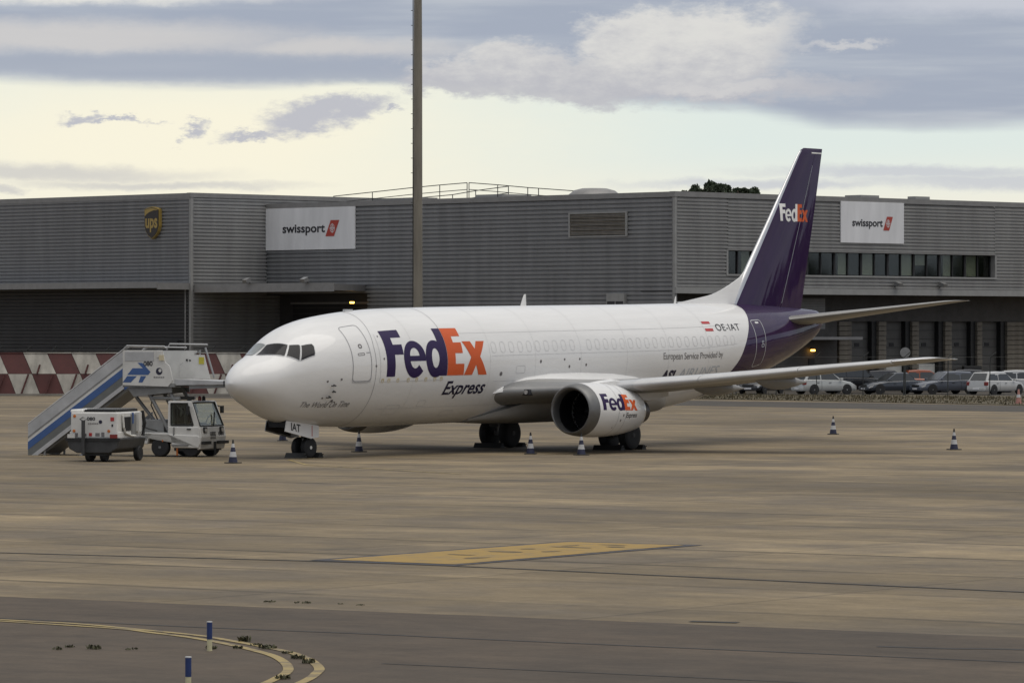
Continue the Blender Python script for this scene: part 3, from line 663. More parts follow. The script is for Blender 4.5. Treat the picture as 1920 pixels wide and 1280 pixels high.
rings = [[FS(x, t) for t in TH] for x in fr if x < 24.6]
for k in range(1, 9): rings.append([FS(24.6+(xb(t)-24.6)*k/8, t) for t in TH])
MB().loft(rings, True, False).obj('fuselage', 'aircraft_white', AC, 'all')
rings = [[FS(xb(t)+(30.5-xb(t))*k/8, t) for t in TH] for k in range(0, 9)]
rings += [[FS(30.5+i*.3, t) for t in TH] for i in range(1, 16)]+[[FS(x, t) for t in TH] for x in (35.05, 35.13, 35.2)]
MB().loft(rings, False, True).obj('tail_section', 'purple', AC, 'all')
MB().lathe([(0, .20), (.1, .19), (.12, .12), (.02, .1)], (35.18, 0, 4.55), 'x', 16).obj('exhaust_outlet', 'exhaust', AC)

def ring_seam(name, fn_x, th0, th1, wd, m, n=40, parent=AC):
    b = MB(); L_ = []
    for i in range(n+1):
        t = th0+(th1-th0)*i/n; x = fn_x(t); L_ += [FS(x-wd/2, t, .004), FS(x+wd/2, t, .004)]
    b.add(L_, [(2*i, 2*i+1, 2*i+3, 2*i+2) for i in range(n)]); return b.obj(name, m, parent, 'all')
ring_seam('section_seam', lambda t: 5.95-.45*min(1, t/1.2), -PI, PI, .025, 'seam', 80)
ring_seam('section_seam', lambda t: 9.3, -.1, 1.0, .025, 'seam')
ring_seam('livery_edge', lambda t: xb(t), -PI, PI, .035, 'logo_white', 90)
for xx in (7.5, 11.7, 14.3, 17.0, 19.8, 22.4, 25.0): ring_seam('skin_seam', lambda t, xx=xx: xx, -PI, PI, .012, 'seam_faint', 64)
def loop_band(name, pts, wd, m, parent=AC, off=.005, closed=True, sub=4):
    """flat band along (x, theta) points on the fuselage skin"""
    P = []
    n = len(pts)
    for i in range(n if closed else n-1):
        a, b = pts[i], pts[(i+1) % n]
        k_ = max(1, int(max(abs(b[1]-a[1])/.035, abs(b[0]-a[0])/.12)))
        for s in range(k_): P.append((a[0]+(b[0]-a[0])*s/k_, a[1]+(b[1]-a[1])*s/k_))
    if not closed: P.append(pts[-1])
    k = len(P); b = MB(); V = []
    for i, (x, t) in enumerate(P):
        p0 = P[(i-1) % k] if closed or i else P[0]; p1 = P[(i+1) % k] if closed or i < k-1 else P[-1]
        dx, dt = p1[0]-p0[0], (p1[1]-p0[1])*1.8; l = math.hypot(dx, dt) or 1; nx, nt = -dt/l, dx/l
        V += [FS(x-nx*wd/2, t-nt*wd/3.6, off), FS(x+nx*wd/2, t+nt*wd/3.6, off)]
    F = [(2*i, 2*i+1, (2*i+3) % (2*k), (2*i+2) % (2*k)) for i in range(k if closed else k-1)]
    b.add(V, F); return b.obj(name, m, parent, 'all')
def rrect(x0, x1, t0, t1, rx, rt, n=4):
    o = []
    for cx_, ct, a in ((x1-rx, t0+rt, -PI/2), (x1-rx, t1-rt, 0), (x0+rx, t1-rt, PI/2), (x0+rx, t0+rt, PI)):
        for i in range(n+1): b_ = a+PI/2*i/n; o.append((cx_+rx*math.cos(b_), ct+rt*math.sin(b_)))
    return o
# forward door
fd = loop_band('passenger_door', rrect(4.40, 5.27, .66, 1.82, .14, .07), .035, 'seam', sub=3)
loop_band('door_sill', [(4.40, 1.76), (4.42, 1.825), (4.6, 1.835), (5.1, 1.835), (5.25, 1.825), (5.28, 1.76)], .055, 'aircraft_grey', fd, closed=False)
loop_band('door_window', rrect(4.80, 4.93, 1.13, 1.20, .05, .03), .05, 'ink_grey', fd); loop_band('door_handle', rrect(4.68, 4.98, 1.31, 1.35, .03, .015), .025, 'ink_grey', fd)
loop_band('handle_recess', [(5.08, 1.31), (5.28, 1.31)], .04, 'seam', fd, closed=False)
loop_band('cargo_door_seam', [(5.75, .95), (5.72, 1.4), (5.74, 1.83)], .02, 'seam_faint', closed=False, sub=8); loop_band('cargo_door_seam', [(5.74, 1.84), (9.15, 1.84)], .02, 'seam_faint', closed=False, sub=14)
for x in (5.885, 6.21, 6.68, 7.23, 7.68, 8.18, 8.67, 9.02):
    loop_band('latch_vent', rrect(x-.05, x+.05, 1.80, 1.845, .02, .01), .045, 'line_gold')
for tt, xa_, xe_ in ((1.02, 9.4, 27.6), (1.47, 11.8, 27.0), (2.35, 6.2, 25.5), (1.9, 12.0, 13.2)): loop_band('lap_seam', [(xa_, tt), (xe_, tt)], .012, 'seam_faint', closed=False)
for q_ in ((6.6, 7.3, 2.28, 2.5), (9.9, 10.5, 2.45, 2.6), (24.2, 25.3, 1.95, 2.3), (8.2, 8.6, 2.2, 2.32), (13.2, 13.7, 1.66, 1.78)): loop_band('access_panel', rrect(*q_, .06, .03), .016, 'seam_faint')
# aft door, drawn in a thin pale outline on the purple
rd = loop_band('aft_door', rrect(28.42, 29.16, .95, 2.12, .13, .07), .035, 'aircraft_grey', sub=3)
loop_band('door_window', rrect(28.72, 28.94, 1.01, 1.04, .04, .01), .04, 'logo_white', rd); loop_band('door_handle', rrect(28.86, 29.0, 1.52, 1.56, .03, .015), .03, 'ink_pale', rd); loop_band('door_placard', rrect(28.84, 29.04, 1.60, 1.66, .03, .02), .03, 'ink_pale', rd)
# blanked cabin windows
for i in range(30):
    x = 11.95+i*.508
    if 17.0 < x < 17.4: continue
    zt, zb, wd, zc = sec(x); t = math.acos(min(1, max(-1, (3.60+.015*(x-12)-zc)/(zt-zc))))
    loop_band('window_plug', rrect(x-.13, x+.13, t-.10, t+.10, .10, .06, 3), .016, 'seam_faint', sub=1)
# small probes, ports and stains
for x, t, l in ((3.62, 1.86, .22), (3.55, 2.07, .24), (3.67, 1.97, .16)):
    p = Vector(FS(x, t, .0)); q = Vector(FS(x, t, .1)); MB().tube([p, q, q+Vector((-l, 0, 0))], .022, 6).obj('pitot_probe', 'hub_dark', AC)
for x, t, r in ((3.35, 1.79, .05), (3.92, 1.77, .05), (3.3, 2.11, .045), (3.75, 2.17, .07), (12.35, 1.78, .09), (12.3, 1.79, .03), (14.6, 1.60, .07), (16.3, 1.70, .06), (17.3, 1.68, .06), (16.0, 1.58, .05), (16.9, 1.58, .05), (5.9, 1.0, .04), (5.92, 1.45, .05), (5.5, 1.58, .05)):
    loop_band('skin_port', rrect(x-r*.4, x+r*.4, t-r*.16, t+r*.16, r*.25, r*.1), r*.8, 'ink_grey')
# cockpit glazing, set in panes
def pane_fn(pts, name, m, mirror):
    # pts (x, theta) quad order: patch on the skin
    bm = poly_bm([[[(a, b*1.3) for a, b in pts]]])
    s = -1 if mirror else 1
    return decal(name, bm, lambda a, b: FS(a, s*b/1.3, .012), m, AC, .06)
def inset_poly(pts, k):
    cx_ = sum(p[0] for p in pts)/len(pts); ct = sum(p[1] for p in pts)/len(pts); return [(cx_+(a-cx_)*k, ct+(b-ct)*k) for a, b in pts]
win = [([(1.455, .075), (1.49, .22), (1.945, .815), (1.99, .825), (2.325, .585), (2.31, .54), (2.06, .03), (2.03, .02)], 'cockpit_glass'),
       ([(2.015, .868), (2.325, 1.185), (2.345, 1.178), (2.61, .80), (2.595, .76), (2.345, .612)], 'cockpit_glass'),
       ([(2.37, 1.20), (2.42, 1.205), (2.91, 1.19), (2.95, 1.14), (3.02, .96), (2.99, .885), (2.635, .812)], 'cockpit_glass')]
for mir in (False, True):
    for pts, m in win:
        o = pane_fn(inset_poly(pts, 1.0), 'cockpit_window', 'cockpit_glass_pale' if (mir and pts is win[0][0]) else m, mir)
# surrounding frame in pale grey
for pts, m in win:
    for s in (1, -1): loop_band('window_frame', [(a, s*b) for a, b in pts], .022, 'aircraft_grey', sub=4, off=.016)
# antennas
for x, h, c in ((15.95, .40, .36), (25.45, .26, .16)):
    z = sec(x)[0]; rings = []
    for k, (dz, dx, cc, tt) in enumerate(((-.02, 0, c, .03), (h*.6, c*.35, c*.6, .022), (h, c*.62, c*.32, .012))): rings.append([(x+dx, 0, z+dz), (x+dx+cc*.5, -tt, z+dz), (x+dx+cc, 0, z+dz), (x+dx+cc*.5, tt, z+dz)])
    MB().loft(rings).obj('blade_antenna', 'aircraft_white', AC)
MB().box(6.1, 6.5, -.05, .05, 4.78, 4.87).obj('beacon_fairing', 'aircraft_grey', AC)
MB().box(14.2, 14.6, -.05, .05, .85, 1.06).obj('belly_antenna', 'hub_dark', AC)

# ---- lettering
def glyphs(G):
    e_o = arc((.91, .345), (.36, .375), R(-9), R(318), 36); e_i = arc((.91, .345), (.165, .20), R(318), R(198), 14)
    e = [e_o + e_i + [(.755, .285)], [(.755, .405)] and arc((.91, .395), (.155, .17), 0, PI, 12)]
    d = [[(1.99, 0), (1.99, 1), (1.74, 1), (1.74, .69)] + arc((1.61, .345), (.34, .375), R(67.5), R(292.5), 28)[1:] + [(1.74, 0)], arc((1.60, .345), (.125, .20), 0, 2*PI, 24)[:-1]]
    F_ = [[(0, 0), (.27, 0), (.27, .43), (.55, .43), (.55, .65), (.27, .65), (.27, .81), (.60, .81), (.60, 1), (0, 1)]]
    E_ = [[(2.0, 0), (2.56, 0), (2.56, .21), (2.27, .21), (2.27, .43), (2.53, .43), (2.53, .66), (2.27, .66), (2.27, .80), (2.56, .80), (2.56, 1), (2.0, 1)]]
    x_ = [[(2.57, 0), (2.85, 0), (2.965, .185), (3.07, 0), (3.36, 0), (3.11, .35), (3.33, .68), (3.05, .68), (2.955, .515), (2.85, .68), (2.57, .68), (2.80, .34)]]
    return {'F': F_, 'e': e, 'd': d, 'E': E_, 'x': x_}[G]
def jet_logo(fn, cap, wd, first, second, parent, step):
    k = wd/3.36
    for g, m in (('F', first), ('e', first), ('d', first), ('E', second), ('x', second)):
        bm = poly_bm([[[(a*k, b*cap) for a, b in lp] for lp in glyphs(g)]]); decal('logo_letter', bm, fn, m, parent, step)
def skin(x0, t0, r, off=.008, slope=0.): return lambda a, b: FS(x0+a, t0-(b)/r-slope*a, off)
jet_logo(skin(6.05, 1.76, 1.88, .007, -.004), 1.64, 5.48, 'logo_purple', 'logo_orange', AC, .12)
decal('lettering', text_bm('Express', 2.32, .44, .28, .018), skin(9.28, 2.10, 1.9), 'ink_blue', AC, .12)
decal('lettering', text_bm('The World On Time', 2.05, .175, .35, .004), skin(2.58, 2.33, 1.35, .008, .018), 'ink_grey', AC, .08)
decal('lettering', text_bm('OE-IAT', 1.62, .29, 0, .006, 1.12), skin(25.80, 1.14, 1.75, .008, -.022), 'ink', AC, .12)
decal('lettering', text_bm('European Service Provided by', 3.9, .22, 0, .002, .95), skin(22.06, 1.635, 1.88, .008, -.016), 'ink_grey', AC, .12)
decal('lettering', text_bm('ASL', 1.05, .34, .3, .05), skin(22.0, 2.01, 1.9, .008, -.016), 'ink_blue', AC, .12); decal('lettering', text_bm('AIRLINES', 2.7, .34, .3, -.004), skin(23.15, 1.992, 1.9, .008, -.016), 'ink_pale', AC, .12)
for q in (0, 1): decal('flag_stripe', poly_bm([[[(0, .19*q*1.6), (.52, .19*q*1.6), (.52, .19*q*1.6+.11), (0, .19*q*1.6+.11)]]]), skin(25.05, 1.13, 1.75, .008, -.02), 'flag_red', AC, .1)

# ---- lifting surfaces
def foil(c0, c1, tc, n=10, camber=0.):
    """closed section between chord fractions: list of (fraction, height/chord)"""
    def y(f): return 5*tc*(.2969*math.sqrt(f)-.126*f-.3516*f*f+.2843*f**3-.1015*f**4)
    fs = [c0+(c1-c0)*(.5-.5*math.cos(PI*i/n)) for i in range(n+1)]
    up = [(f, y(f)+camber*4*f*(1-f)) for f in fs]; dn = [(f, -y(f)+camber*4*f*(1-f)) for f in fs]
    return up + dn[::-1][(0 if c1 < .999 else 1):(None if c0 > 1e-4 else -1)]
def surf(name, stations, c0, c1, m, parent, tw=0., vertical=False, camber=0., grow=0., n=10):
    rings = []
    for s, xl, xt, z, tc in stations:
        c = xt-xl; ring = []
        for f, h in foil(c0, c1, tc, n, camber):
            x = xl+f*c; hh = h*c*(1+grow)
            if vertical: ring.append((x, -hh, s))
            else: ring.append((x, s, z+hh-tw*(f-.4)*c))
        rings.append(ring)
    return MB().loft(rings).obj(name, m, parent, True)
WING = [(1.3, 12.1, 19.7, 1.92, .125), (1.9, 12.65, 19.6, 1.99, .125), (3.4, 13.6, 19.4, 2.08, .115), (4.85, 14.55, 19.3, 2.20, .108), (7.5, 15.97, 19.82, 2.46, .106), (10.5, 17.54, 20.42, 2.79, .105), (13.3, 19.0, 20.97, 3.09, .10), (14.2, 19.5, 21.16, 3.19, .09), (14.44, 19.95, 21.25, 3.215, .03)]
for s in (-1, 1):
    W = [(s*y, a, b, z, t) for y, a, b, z, t in WING]
    wg = surf('wing', W, .10, .74, 'wing_grey', AC, .03, False, .012)
    surf('flap', [q for q in W if abs(q[0]) <= 10.6], .745, 1., 'wing_grey', AC, .03, False, .012)
    surf('aileron', [q for q in W if 10.4 <= abs(q[0]) < 14], .745, 1., 'wing_grey', AC, .03, False, .012)
    surf('wing_tip', [q for q in W if abs(q[0]) > 13.2], .745, 1., 'aircraft_white', AC, .03, False, .012)
    surf('leading_edge', W[:4], 0, .10, 'root_grey', AC, .03, False, .012)
    lo_, hi_ = W[3], W[4]; y0 = s*5.55; k = (5.55-4.85)/(7.5-4.85); st0 = tuple(lo_[i]+(hi_[i]-lo_[i])*k for i in range(5))
    surf('leading_edge', [lo_, st0], 0, .10, 'aircraft_grey', AC, .03, False, .012)
    sl_st = [st0]+W[4:7]
    for i in range(3):   # slats, a shade proud of the wing
        a, b_ = sl_st[i], sl_st[i+1]; e = .004
        mid = [tuple(a[j]+(b_[j]-a[j])*t for j in range(5)) for t in (e, .5, 1-e)]
        mid = [(q[0], q[1]-.05, q[2], q[3]-.012, q[4]) for q in mid]
        surf('slat', mid, 0, .115, 'slat_grey', AC, .03, False, .012, .06)
    surf('leading_edge', W[6:], 0, .10, 'bare_metal', AC, .03, False, .012)
    MB().lathe([(0, .03), (.12, .035), (.3, .02), (.36, .005)], (21.15, s*14.40, 3.19), 'x', 8).obj('static_wick', 'gear_metal', AC)
    # flap track fairings
    for y, xr in ((6.4, 19.6), (8.7, 20.06), (3.0, 19.45)):
        z = 1.99+.0965*(y-1.9); rings = []
        for t in [i/14 for i in range(15)]:
            x = xr-2.4+t*3.3; r = (math.sin(PI*min(1, t*1.02)**.8) if t < 1 else 0)+.02
            ring = [(x, s*(y)+.15*r*math.cos(a*PI/6), z-.20-.07*t+.27*r*math.sin(a*PI/6)) for a in range(12)]
            rings.append(ring)
        MB().loft(rings).obj('flap_track_fairing', 'wing_grey', AC, True)
    # horizontal tail
    HS = [(s*.5, 31.35, 34.95, 4.52, .11), (s*1.1, 31.75, 35.05, 4.60, .11), (s*3.6, 33.2, 35.42, 4.93, .10), (s*5.95, 34.5, 35.76, 5.24, .09), (s*6.3, 34.85, 35.85, 5.285, .05), (s*6.42, 35.2, 35.9, 5.30, .02)]
    surf('stabilizer', HS, 0, .70, 'wing_grey', AC); surf('elevator', [(q[0]+(.3*s if i == 0 else 0), *q[1:]) for i, q in enumerate(HS[:4])], .705, 1., 'wing_grey', AC); surf('elevator_tip', HS[3:], .705, 1, 'aircraft_white', AC)
# fin
FIN = [(4.85, 28.86, 34.02, 0, .10), (6.4, 30.13, 34.42, 0, .10), (8.5, 31.86, 34.95, 0, .095), (10.85, 33.77, 35.51, 0, .09), (11.05, 33.98, 35.555, 0, .08), (11.16, 34.25, 35.58, 0, .04)]
surf('vertical_fin', FIN, .055, .66, 'purple', AC, 0, True, n=14); surf('rudder', FIN[:5], .668, 1., 'purple', AC, 0, True)
surf('fin_cap', FIN[4:], .668, 1., 'purple', AC, 0, True)
surf('leading_edge', [FIN[0]]+FIN[1:5], 0, .055, 'bare_metal', AC, 0, True); surf('fin_cap', FIN[4:], 0, .055, 'purple', AC, 0, True)
def fin_at(z):
    i = 0
    while i < len(FIN)-2 and z > FIN[i+1][0]: i += 1
    k = (z-FIN[i][0])/(FIN[i+1][0]-FIN[i][0]); return [FIN[i][j]+(FIN[i+1][j]-FIN[i][j])*k for j in (1, 2, 4)]
def fin_skin(x, z, off=.008):
    a, b, tc = fin_at(z); f = min(.98, max(.001, (x-a)/(b-a)))
    return (x, -(5*tc*(.2969*math.sqrt(f)-.126*f-.3516*f*f+.2843*f**3-.1015*f**4)*(b-a)+off), z)
jet_logo(lambda a, b: fin_skin(32.40+a, 8.33+b), .66, 2.06, 'logo_white', 'logo_orange', AC, .2)
decal('rudder_hinge_line', poly_bm([[[(0, 0), (.022, 0), (.022, 1), (0, 1)]]]), lambda a, b: (lambda z: fin_skin(fin_at(z)[0]+(fin_at(z)[1]-fin_at(z)[0])*.664+a, z, .006))(5.2+b*5.3), 'ink_pale', AC, .05)
decal('fin_cap_line', poly_bm([[[(0, 0), (.8, 0), (.8, .05), (0, .05)]]]), lambda a, b: fin_skin(34.72+a, 10.96+b), 'logo_white', AC, .1)
# dorsal fillet
rings = []
for t in [i/14 for i in range(15)]:
    bx_, bz_ = 25.7+t*3.35, 4.93; q = t**1.0
    tx = 25.7+t*4.46; tz = sec(25.7)[0]+.02+.62*t+.66*max(0, t-.45)**1.6*2.0
    if t > .999: tx, tz = 30.17, 6.42
    hb, ht = .03+.15*t, .008+.015*t
    ring = []
    for u in (0, .3, .6, .85, 1.): ring.append((bx_+(tx-bx_)*u, -(hb+(ht-hb)*u), bz_+(tz-bz_)*u))
    for u in (1., .85, .6, .3, 0): ring.append((bx_+(tx-bx_)*u, (hb+(ht-hb)*u), bz_+(tz-bz_)*u))
    rings.append(ring)
MB().loft(rings, True, True).obj('dorsal_fin', 'aircraft_white', AC, True)
# wing to body fairing
rings = []
for x, hw, zb, zt in ((12.0, .7, 1.03, 1.15), (12.8, 1.35, .99, 1.40), (13.6, 1.72, .96, 1.62), (15, 1.93, .95, 1.85), (17, 2.0, .96, 2.0), (19, 2.0, .99, 2.1), (20.6, 1.96, 1.05, 2.2), (22, 1.86, 1.14, 2.1), (23.2, 1.2, 1.22, 1.7)):
    ring = [(x, -hw, zt)]
    for i in range(1, 14):
        a = PI*i/14; ring.append((x, -hw*math.copysign(abs(math.cos(a))**.6, math.cos(a)), zt-(zt-zb)*math.sin(a)**.75))
    ring.append((x, hw, zt)); rings.append(ring)
MB().loft(rings, True, True).obj('wing_body_fairing', 'wing_grey', AC, True)  # grey in place of white puts belly shade into the colour
for s in (-1, 1):
    rings = []
    for x, zu, yo, zo in ((12.0, 2.06, 1.50, 2.02), (12.4, 2.20, 1.72, 2.10), (13.0, 2.42, 1.95, 2.18), (13.8, 2.64, 2.15, 2.28), (15.2, 2.78, 2.35, 2.44), (17, 2.80, 2.32, 2.42), (19, 2.74, 2.2, 2.3), (20.4, 2.6, 2.02, 2.2), (21.4, 2.4, 1.84, 2.1)):
        rings.append([(x, s*(1.45 if x < 12.2 else 1.66), zu-.02), (x, s*min(1.84, yo-.02), zu-.10), (x, s*(min(1.84, yo-.02)*.6+yo*.4), zo+(zu-zo)*.35), (x, s*yo, zo-.04), (x, s*1.4, zo-.08)])
    MB().loft(rings).obj('wing_root_fillet', 'aircraft_white', AC, True)
for s in (-1, 1):   # landing lights in the wing roots
    q = MB().box(12.96, 13.3, s*2.36-.22, s*2.36+.22, 1.96, 2.17).obj('landing_light', 'ink', AC, bevel=.03)
    for k in (-.09, .09): MB().lathe([(0, .075), (.03, .075)], (12.94, s*2.36+k, 2.07), 'x', 12).obj('lens', 'head_lamp', q)

# ---- engines
ER = [(12.22, .78), (12.26, .835), (12.34, .87), (12.48, .90), (12.75, .93), (13.1, .95), (13.5, .955), (14.0, .94), (14.5, .905), (14.95, .85), (15.4, .77), (15.7, .70)]
EX = [a for a, _ in ER]; EY = [b for _, b in ER]; EM = slopes(EX, EY)
EZ = 1.44
def er(x, phi):     # phi from top towards port
    r = interp(x, EX, EY, EM); c = math.cos(phi)
    return r*(1. if c > 0 else 1-.07*(-c)), c
def ES(x, phi, cy_, off=0.):
    r, c = er(x, phi); return (x, cy_-(r+off)*math.sin(phi), EZ-.02*(x-14)+(r+off)*c)
for s in (-1, 1):
    cy_ = s*4.83; A = [2*PI*i/64 for i in range(64)]
    inner = [(13.35, .74), (12.9, .735), (12.6, .72), (12.42, .725), (12.30, .75)]
    rings = [[(x, cy_-r*math.sin(a), EZ+r*math.cos(a)) for a in A] for x, r in inner[2:]] + [[ES(x, a, cy_) for a in A] for x in (12.22, 12.235, 12.26, 12.30, 12.36, 12.46, 12.58, 12.68)]
    MB().loft(rings, False, False).obj('inlet_lip', 'lip_metal', AC, 'all')
    ck = MB().loft([[ES(12.69+(15.7-12.69)*i/20, a, cy_) for a in A] for i in range(21)] + [[(15.66, cy_-.63*math.sin(a), EZ-.05+.63*math.cos(a)) for a in A]], False, False).obj('engine_cowl', 'aircraft_white', AC, 'all')
    MB().loft([[(x, cy_-r*math.sin(a), EZ+r*math.cos(a)) for a in A] for x, r in inner[:3]], False, False).obj('inlet_duct', 'engine_dark', AC, 'all')
    MB().lathe([(0, .745), (.02, .745)], (13.5, cy_, EZ), 'x', 32).obj('fan_disc', 'engine_dark', AC)
    MB().lathe([(0, .005), (.06, .08), (.2, .17), (.35, .22)], (13.1, cy_, EZ), 'x', 20).obj('spinner', 'engine_dark', AC, True)
    bl0 = None
    for k in range(28):
        a = 2*PI*k/28
        if bl0 is None:
            bl0 = MB(); bl0.add([(0, -.02, .2), (.12, .06, .2), (.0, -.07, .73), (.09, .07, .73), (.006, -.02, .2), (.126, .06, .2), (.006, -.07, .73), (.096, .07, .73)], [(0, 1, 3, 2), (4, 6, 7, 5), (0, 2, 6, 4), (1, 5, 7, 3), (0, 4, 5, 1), (2, 3, 7, 6)]); bl0 = bl0.obj('fan_blade', 'engine_dark', AC, loc=(13.36, cy_, EZ))
        else: q = bl0.copy(); COL.objects.link(q); q.rotation_euler = (a, 0, 0)
    MB().lathe([(0, .62), (.2, .58), (.6, .46), (.9, .38)], (15.5, cy_, EZ-.05), 'x', 28, False).obj('core_cowl', 'exhaust', AC, True)
    MB().lathe([(0, .34), (.2, .26), (.45, .06), (.47, .01)], (16.15, cy_, EZ-.06), 'x', 20).obj('exhaust_plug', 'exhaust', AC, True)
    MB().lathe([(0, .65), (.02, .65)], (15.5, cy_, EZ-.04), 'x', 28).obj('nozzle_back', 'engine_dark', AC)
    # pylon
    rings = []
    for x, zb, zt, hw in ((13.0, 2.28, 2.37, .05), (13.8, 2.20, 2.46, .15), (14.6, 2.1, 2.52, .18), (15.6, 1.9, 2.42, .18), (16.6, 1.75, 2.25, .15), (18.0, 1.9, 2.15, .05)):
        rings.append([(x, cy_-hw, zb), (x, cy_-hw, zt-.06), (x, cy_, zt), (x, cy_+hw, zt-.06), (x, cy_+hw, zb), (x, cy_, zb-.02)])
    MB().loft(rings).obj('pylon', 'aircraft_white', AC, True)
    def cow(x0, p0, off=.006): return lambda a, b: ES(x0+a, p0-b/1.0, cy_, off)
    def cowm(x0, p0, off=.006): return lambda a, b: ES(x0-a, -(p0-b/1.0), cy_, off)
    # joints on the cowl
    for xj in (13.75, 14.2):
        b = MB(); V = []
        for i in range(49):
            ph = R(-170)+R(340)*i/48; V += [ES(xj-.008, ph, cy_, .004), ES(xj+.008, ph, cy_, .004)]
        b.add(V, [(2*i, 2*i+1, 2*i+3, 2*i+2) for i in range(48)]); b.obj('cowl_joint', 'seam', AC, 'all')
    if s < 0:
        jet_logo(cow(12.85, 1.53), .62, 2.12, 'logo_purple', 'logo_orange', AC, .1)
        decal('lettering', text_bm('Express', .74, .19, .15, .01), cow(14.22, 1.80), 'ink', AC, .08)
        for x, p_, r in ((14.02, 1.76, .035), (13.9, 1.96, .035), (13.6, 2.25, .02)): decal('cowl_placard', poly_bm([[[(0, 0), (r*2, 0), (r*2, r*2.6), (0, r*2.6)]]]), cow(x, p_), 'ink_grey', AC)
    else:
        jet_logo(cowm(14.97, 1.53), .62, 2.12, 'logo_purple', 'logo_orange', AC, .1)

# ---- landing gear
def wheel(p, r, wd, hub, parent, side):
    o = MB().lathe([(-wd*.5, r*.60), (-wd*.5, r*.82), (-wd*.40, r*.95), (-wd*.2, r), (wd*.2, r), (wd*.40, r*.95), (wd*.5, r*.82), (wd*.5, r*.60)], (0, 0, 0), 'y', 32).obj('wheel', 'tyre', parent, True, loc=p)
    h = MB()
    for sg in (-1, 1): h.lathe([(sg*wd*.38, r*.6), (sg*wd*.5, r*.59), (sg*wd*.47, r*.48), (sg*wd*.25, r*.38), (sg*wd*.3, r*.2), (sg*wd*.52, r*.17), (sg*wd*.54, r*.02)], (0, 0, 0), 'y', 20)
    h.obj('hub', hub, o, True)
    return o
ng = MB().tube([(4.0, 0, .34), (4.0, 0, 1.5)], .07, 12).obj('nose_gear_leg', 'gear_metal', AC, True)
MB().tube([(4.0, 0, .62), (4.0, 0, 1.0)], .1, 12).obj('shock_sleeve', 'hub_dark', ng, True); MB().tube([(4.0, -.18, .34), (4.0, .18, .34)], .05, 8).obj('axle', 'gear_metal', ng)
MB().tube([(4.02, 0, .75), (4.9, 0, 1.15)], .045, 8).obj('drag_brace', 'gear_metal', ng); MB().tube([(4.12, 0, .42), (4.3, 0, .6), (4.1, 0, .8)], .03, 6).obj('torque_link', 'gear_metal', ng)
for k in (-.1, .1): MB().lathe([(0, .05), (.05, .05)], (3.86, k, .83), 'x', 10).obj('taxi_light', 'head_lamp', ng)
for s in (-1, 1): wheel((4.0, s*.2, .34), .34, .2, 'hub_white' if s < 0 else 'hub_dark', AC, s)
for s in (-1, 1):
    nd_ = MB().prism([(2.58, 1.24), (2.50, .90), (3.83, .64), (4.24, .68), (4.24, 1.06), (3.9, 1.10)], s*.42-.015, s*.42+.015, 'y').obj('nose_gear_door', 'aircraft_white' if s < 0 else 'gear_metal', AC)
    if s < 0:
        decal('lettering', text_bm('IAT', .48, .24, 0, .02), lambda a, b: (2.80+a, -.442, .935-.16*a+b), 'ink', nd_)
        MB().box(3.87, 3.90, -.44, -.434, .71, 1.06).obj('red_stripe', 'flag_red', nd_)
    MB().prism([(2.56, 1.18), (2.5, .94), (3.8, .71), (3.8, 1.0)], s*.40-.006, s*.40+.006, 'y').obj('door_lining', 'hub_dark', nd_)
MB().box(2.6, 4.3, -.38, .38, 1.02, 1.25).obj('gear_well', 'engine_dark', AC)
for s in (-1, 1):
    y = s*2.61
    g = MB().tube([(18.27, y, .51), (18.25, y+s*.1, 1.3), (18.2, y+s*.22, 2.05)], .11, 12).obj('main_gear_leg', 'gear_metal', AC, True)
    MB().tube([(18.27, y-.45, .51), (18.27, y+.45, .51)], .075, 10).obj('axle', 'gear_metal', g); MB().tube([(18.25, y, 1.0), (18.3, s*1.2, 1.35)], .06, 8).obj('side_brace', 'hub_white', g)
    MB().tube([(18.4, y, .62), (18.65, y, .85), (18.38, y, 1.15)], .04, 6).obj('torque_link', 'gear_metal', g); MB().tube([(18.2, y+s*.05, .9), (17.4, y+s*.1, 1.9)], .05, 8).obj('drag_brace', 'gear_metal', g)
    MB().prism([(17.85, 2.0), (17.9, 1.05), (18.5, 1.05), (18.65, 2.0)], y+s*.34, y+s*.37, 'y').obj('gear_door', 'wing_grey', AC)
    MB().prism([(17.5, 1.15), (17.7, .98), (18.6, .98), (18.8, 1.15)], s*1.3-.015, s*1.3+.015, 'y').obj('well_flap', 'wing_grey', AC)
    for k in (-.43, .43): wheel((18.27, y+k, .51), .51, .36, 'hub_dark', AC, s)

# ------------------------------------------------------------------ wheel chocks
def chock(p, label, l=.55):
    t = thing('wheel_chock', label, 'chock', p, 0, 'wheel chocks under the jet')
    MB().prism([(-.14, 0), (.14, 0), (.05, .17), (-.05, .17)], -l/2, l/2, 'y').obj('wedge', 'black', t)
    MB().tube([(0, -l/2-.02, .1), (0, -l/2-.10, .12), (.06, -l/2-.02, .1)], .015, 5).obj('rope_handle', 'black', t)
chock((3.58, 0, 0), 'black wedge chock in front of the nose wheels', .75); chock((4.42, 0, 0), 'black wedge chock behind the nose wheels', .75)
chock((17.62, 2.61, 0), 'black wedge chock in front of the uncovered main wheels', 1.2); chock((18.92, 2.61, 0), 'black wedge chock behind the uncovered main wheels', 1.2)
chock((17.62, -2.61, 0), 'black wedge chock in front of the main wheels below the logo engine', 1.2); chock((18.92, -2.61, 0), 'black wedge chock behind the main wheels below the logo engine', 1.2)

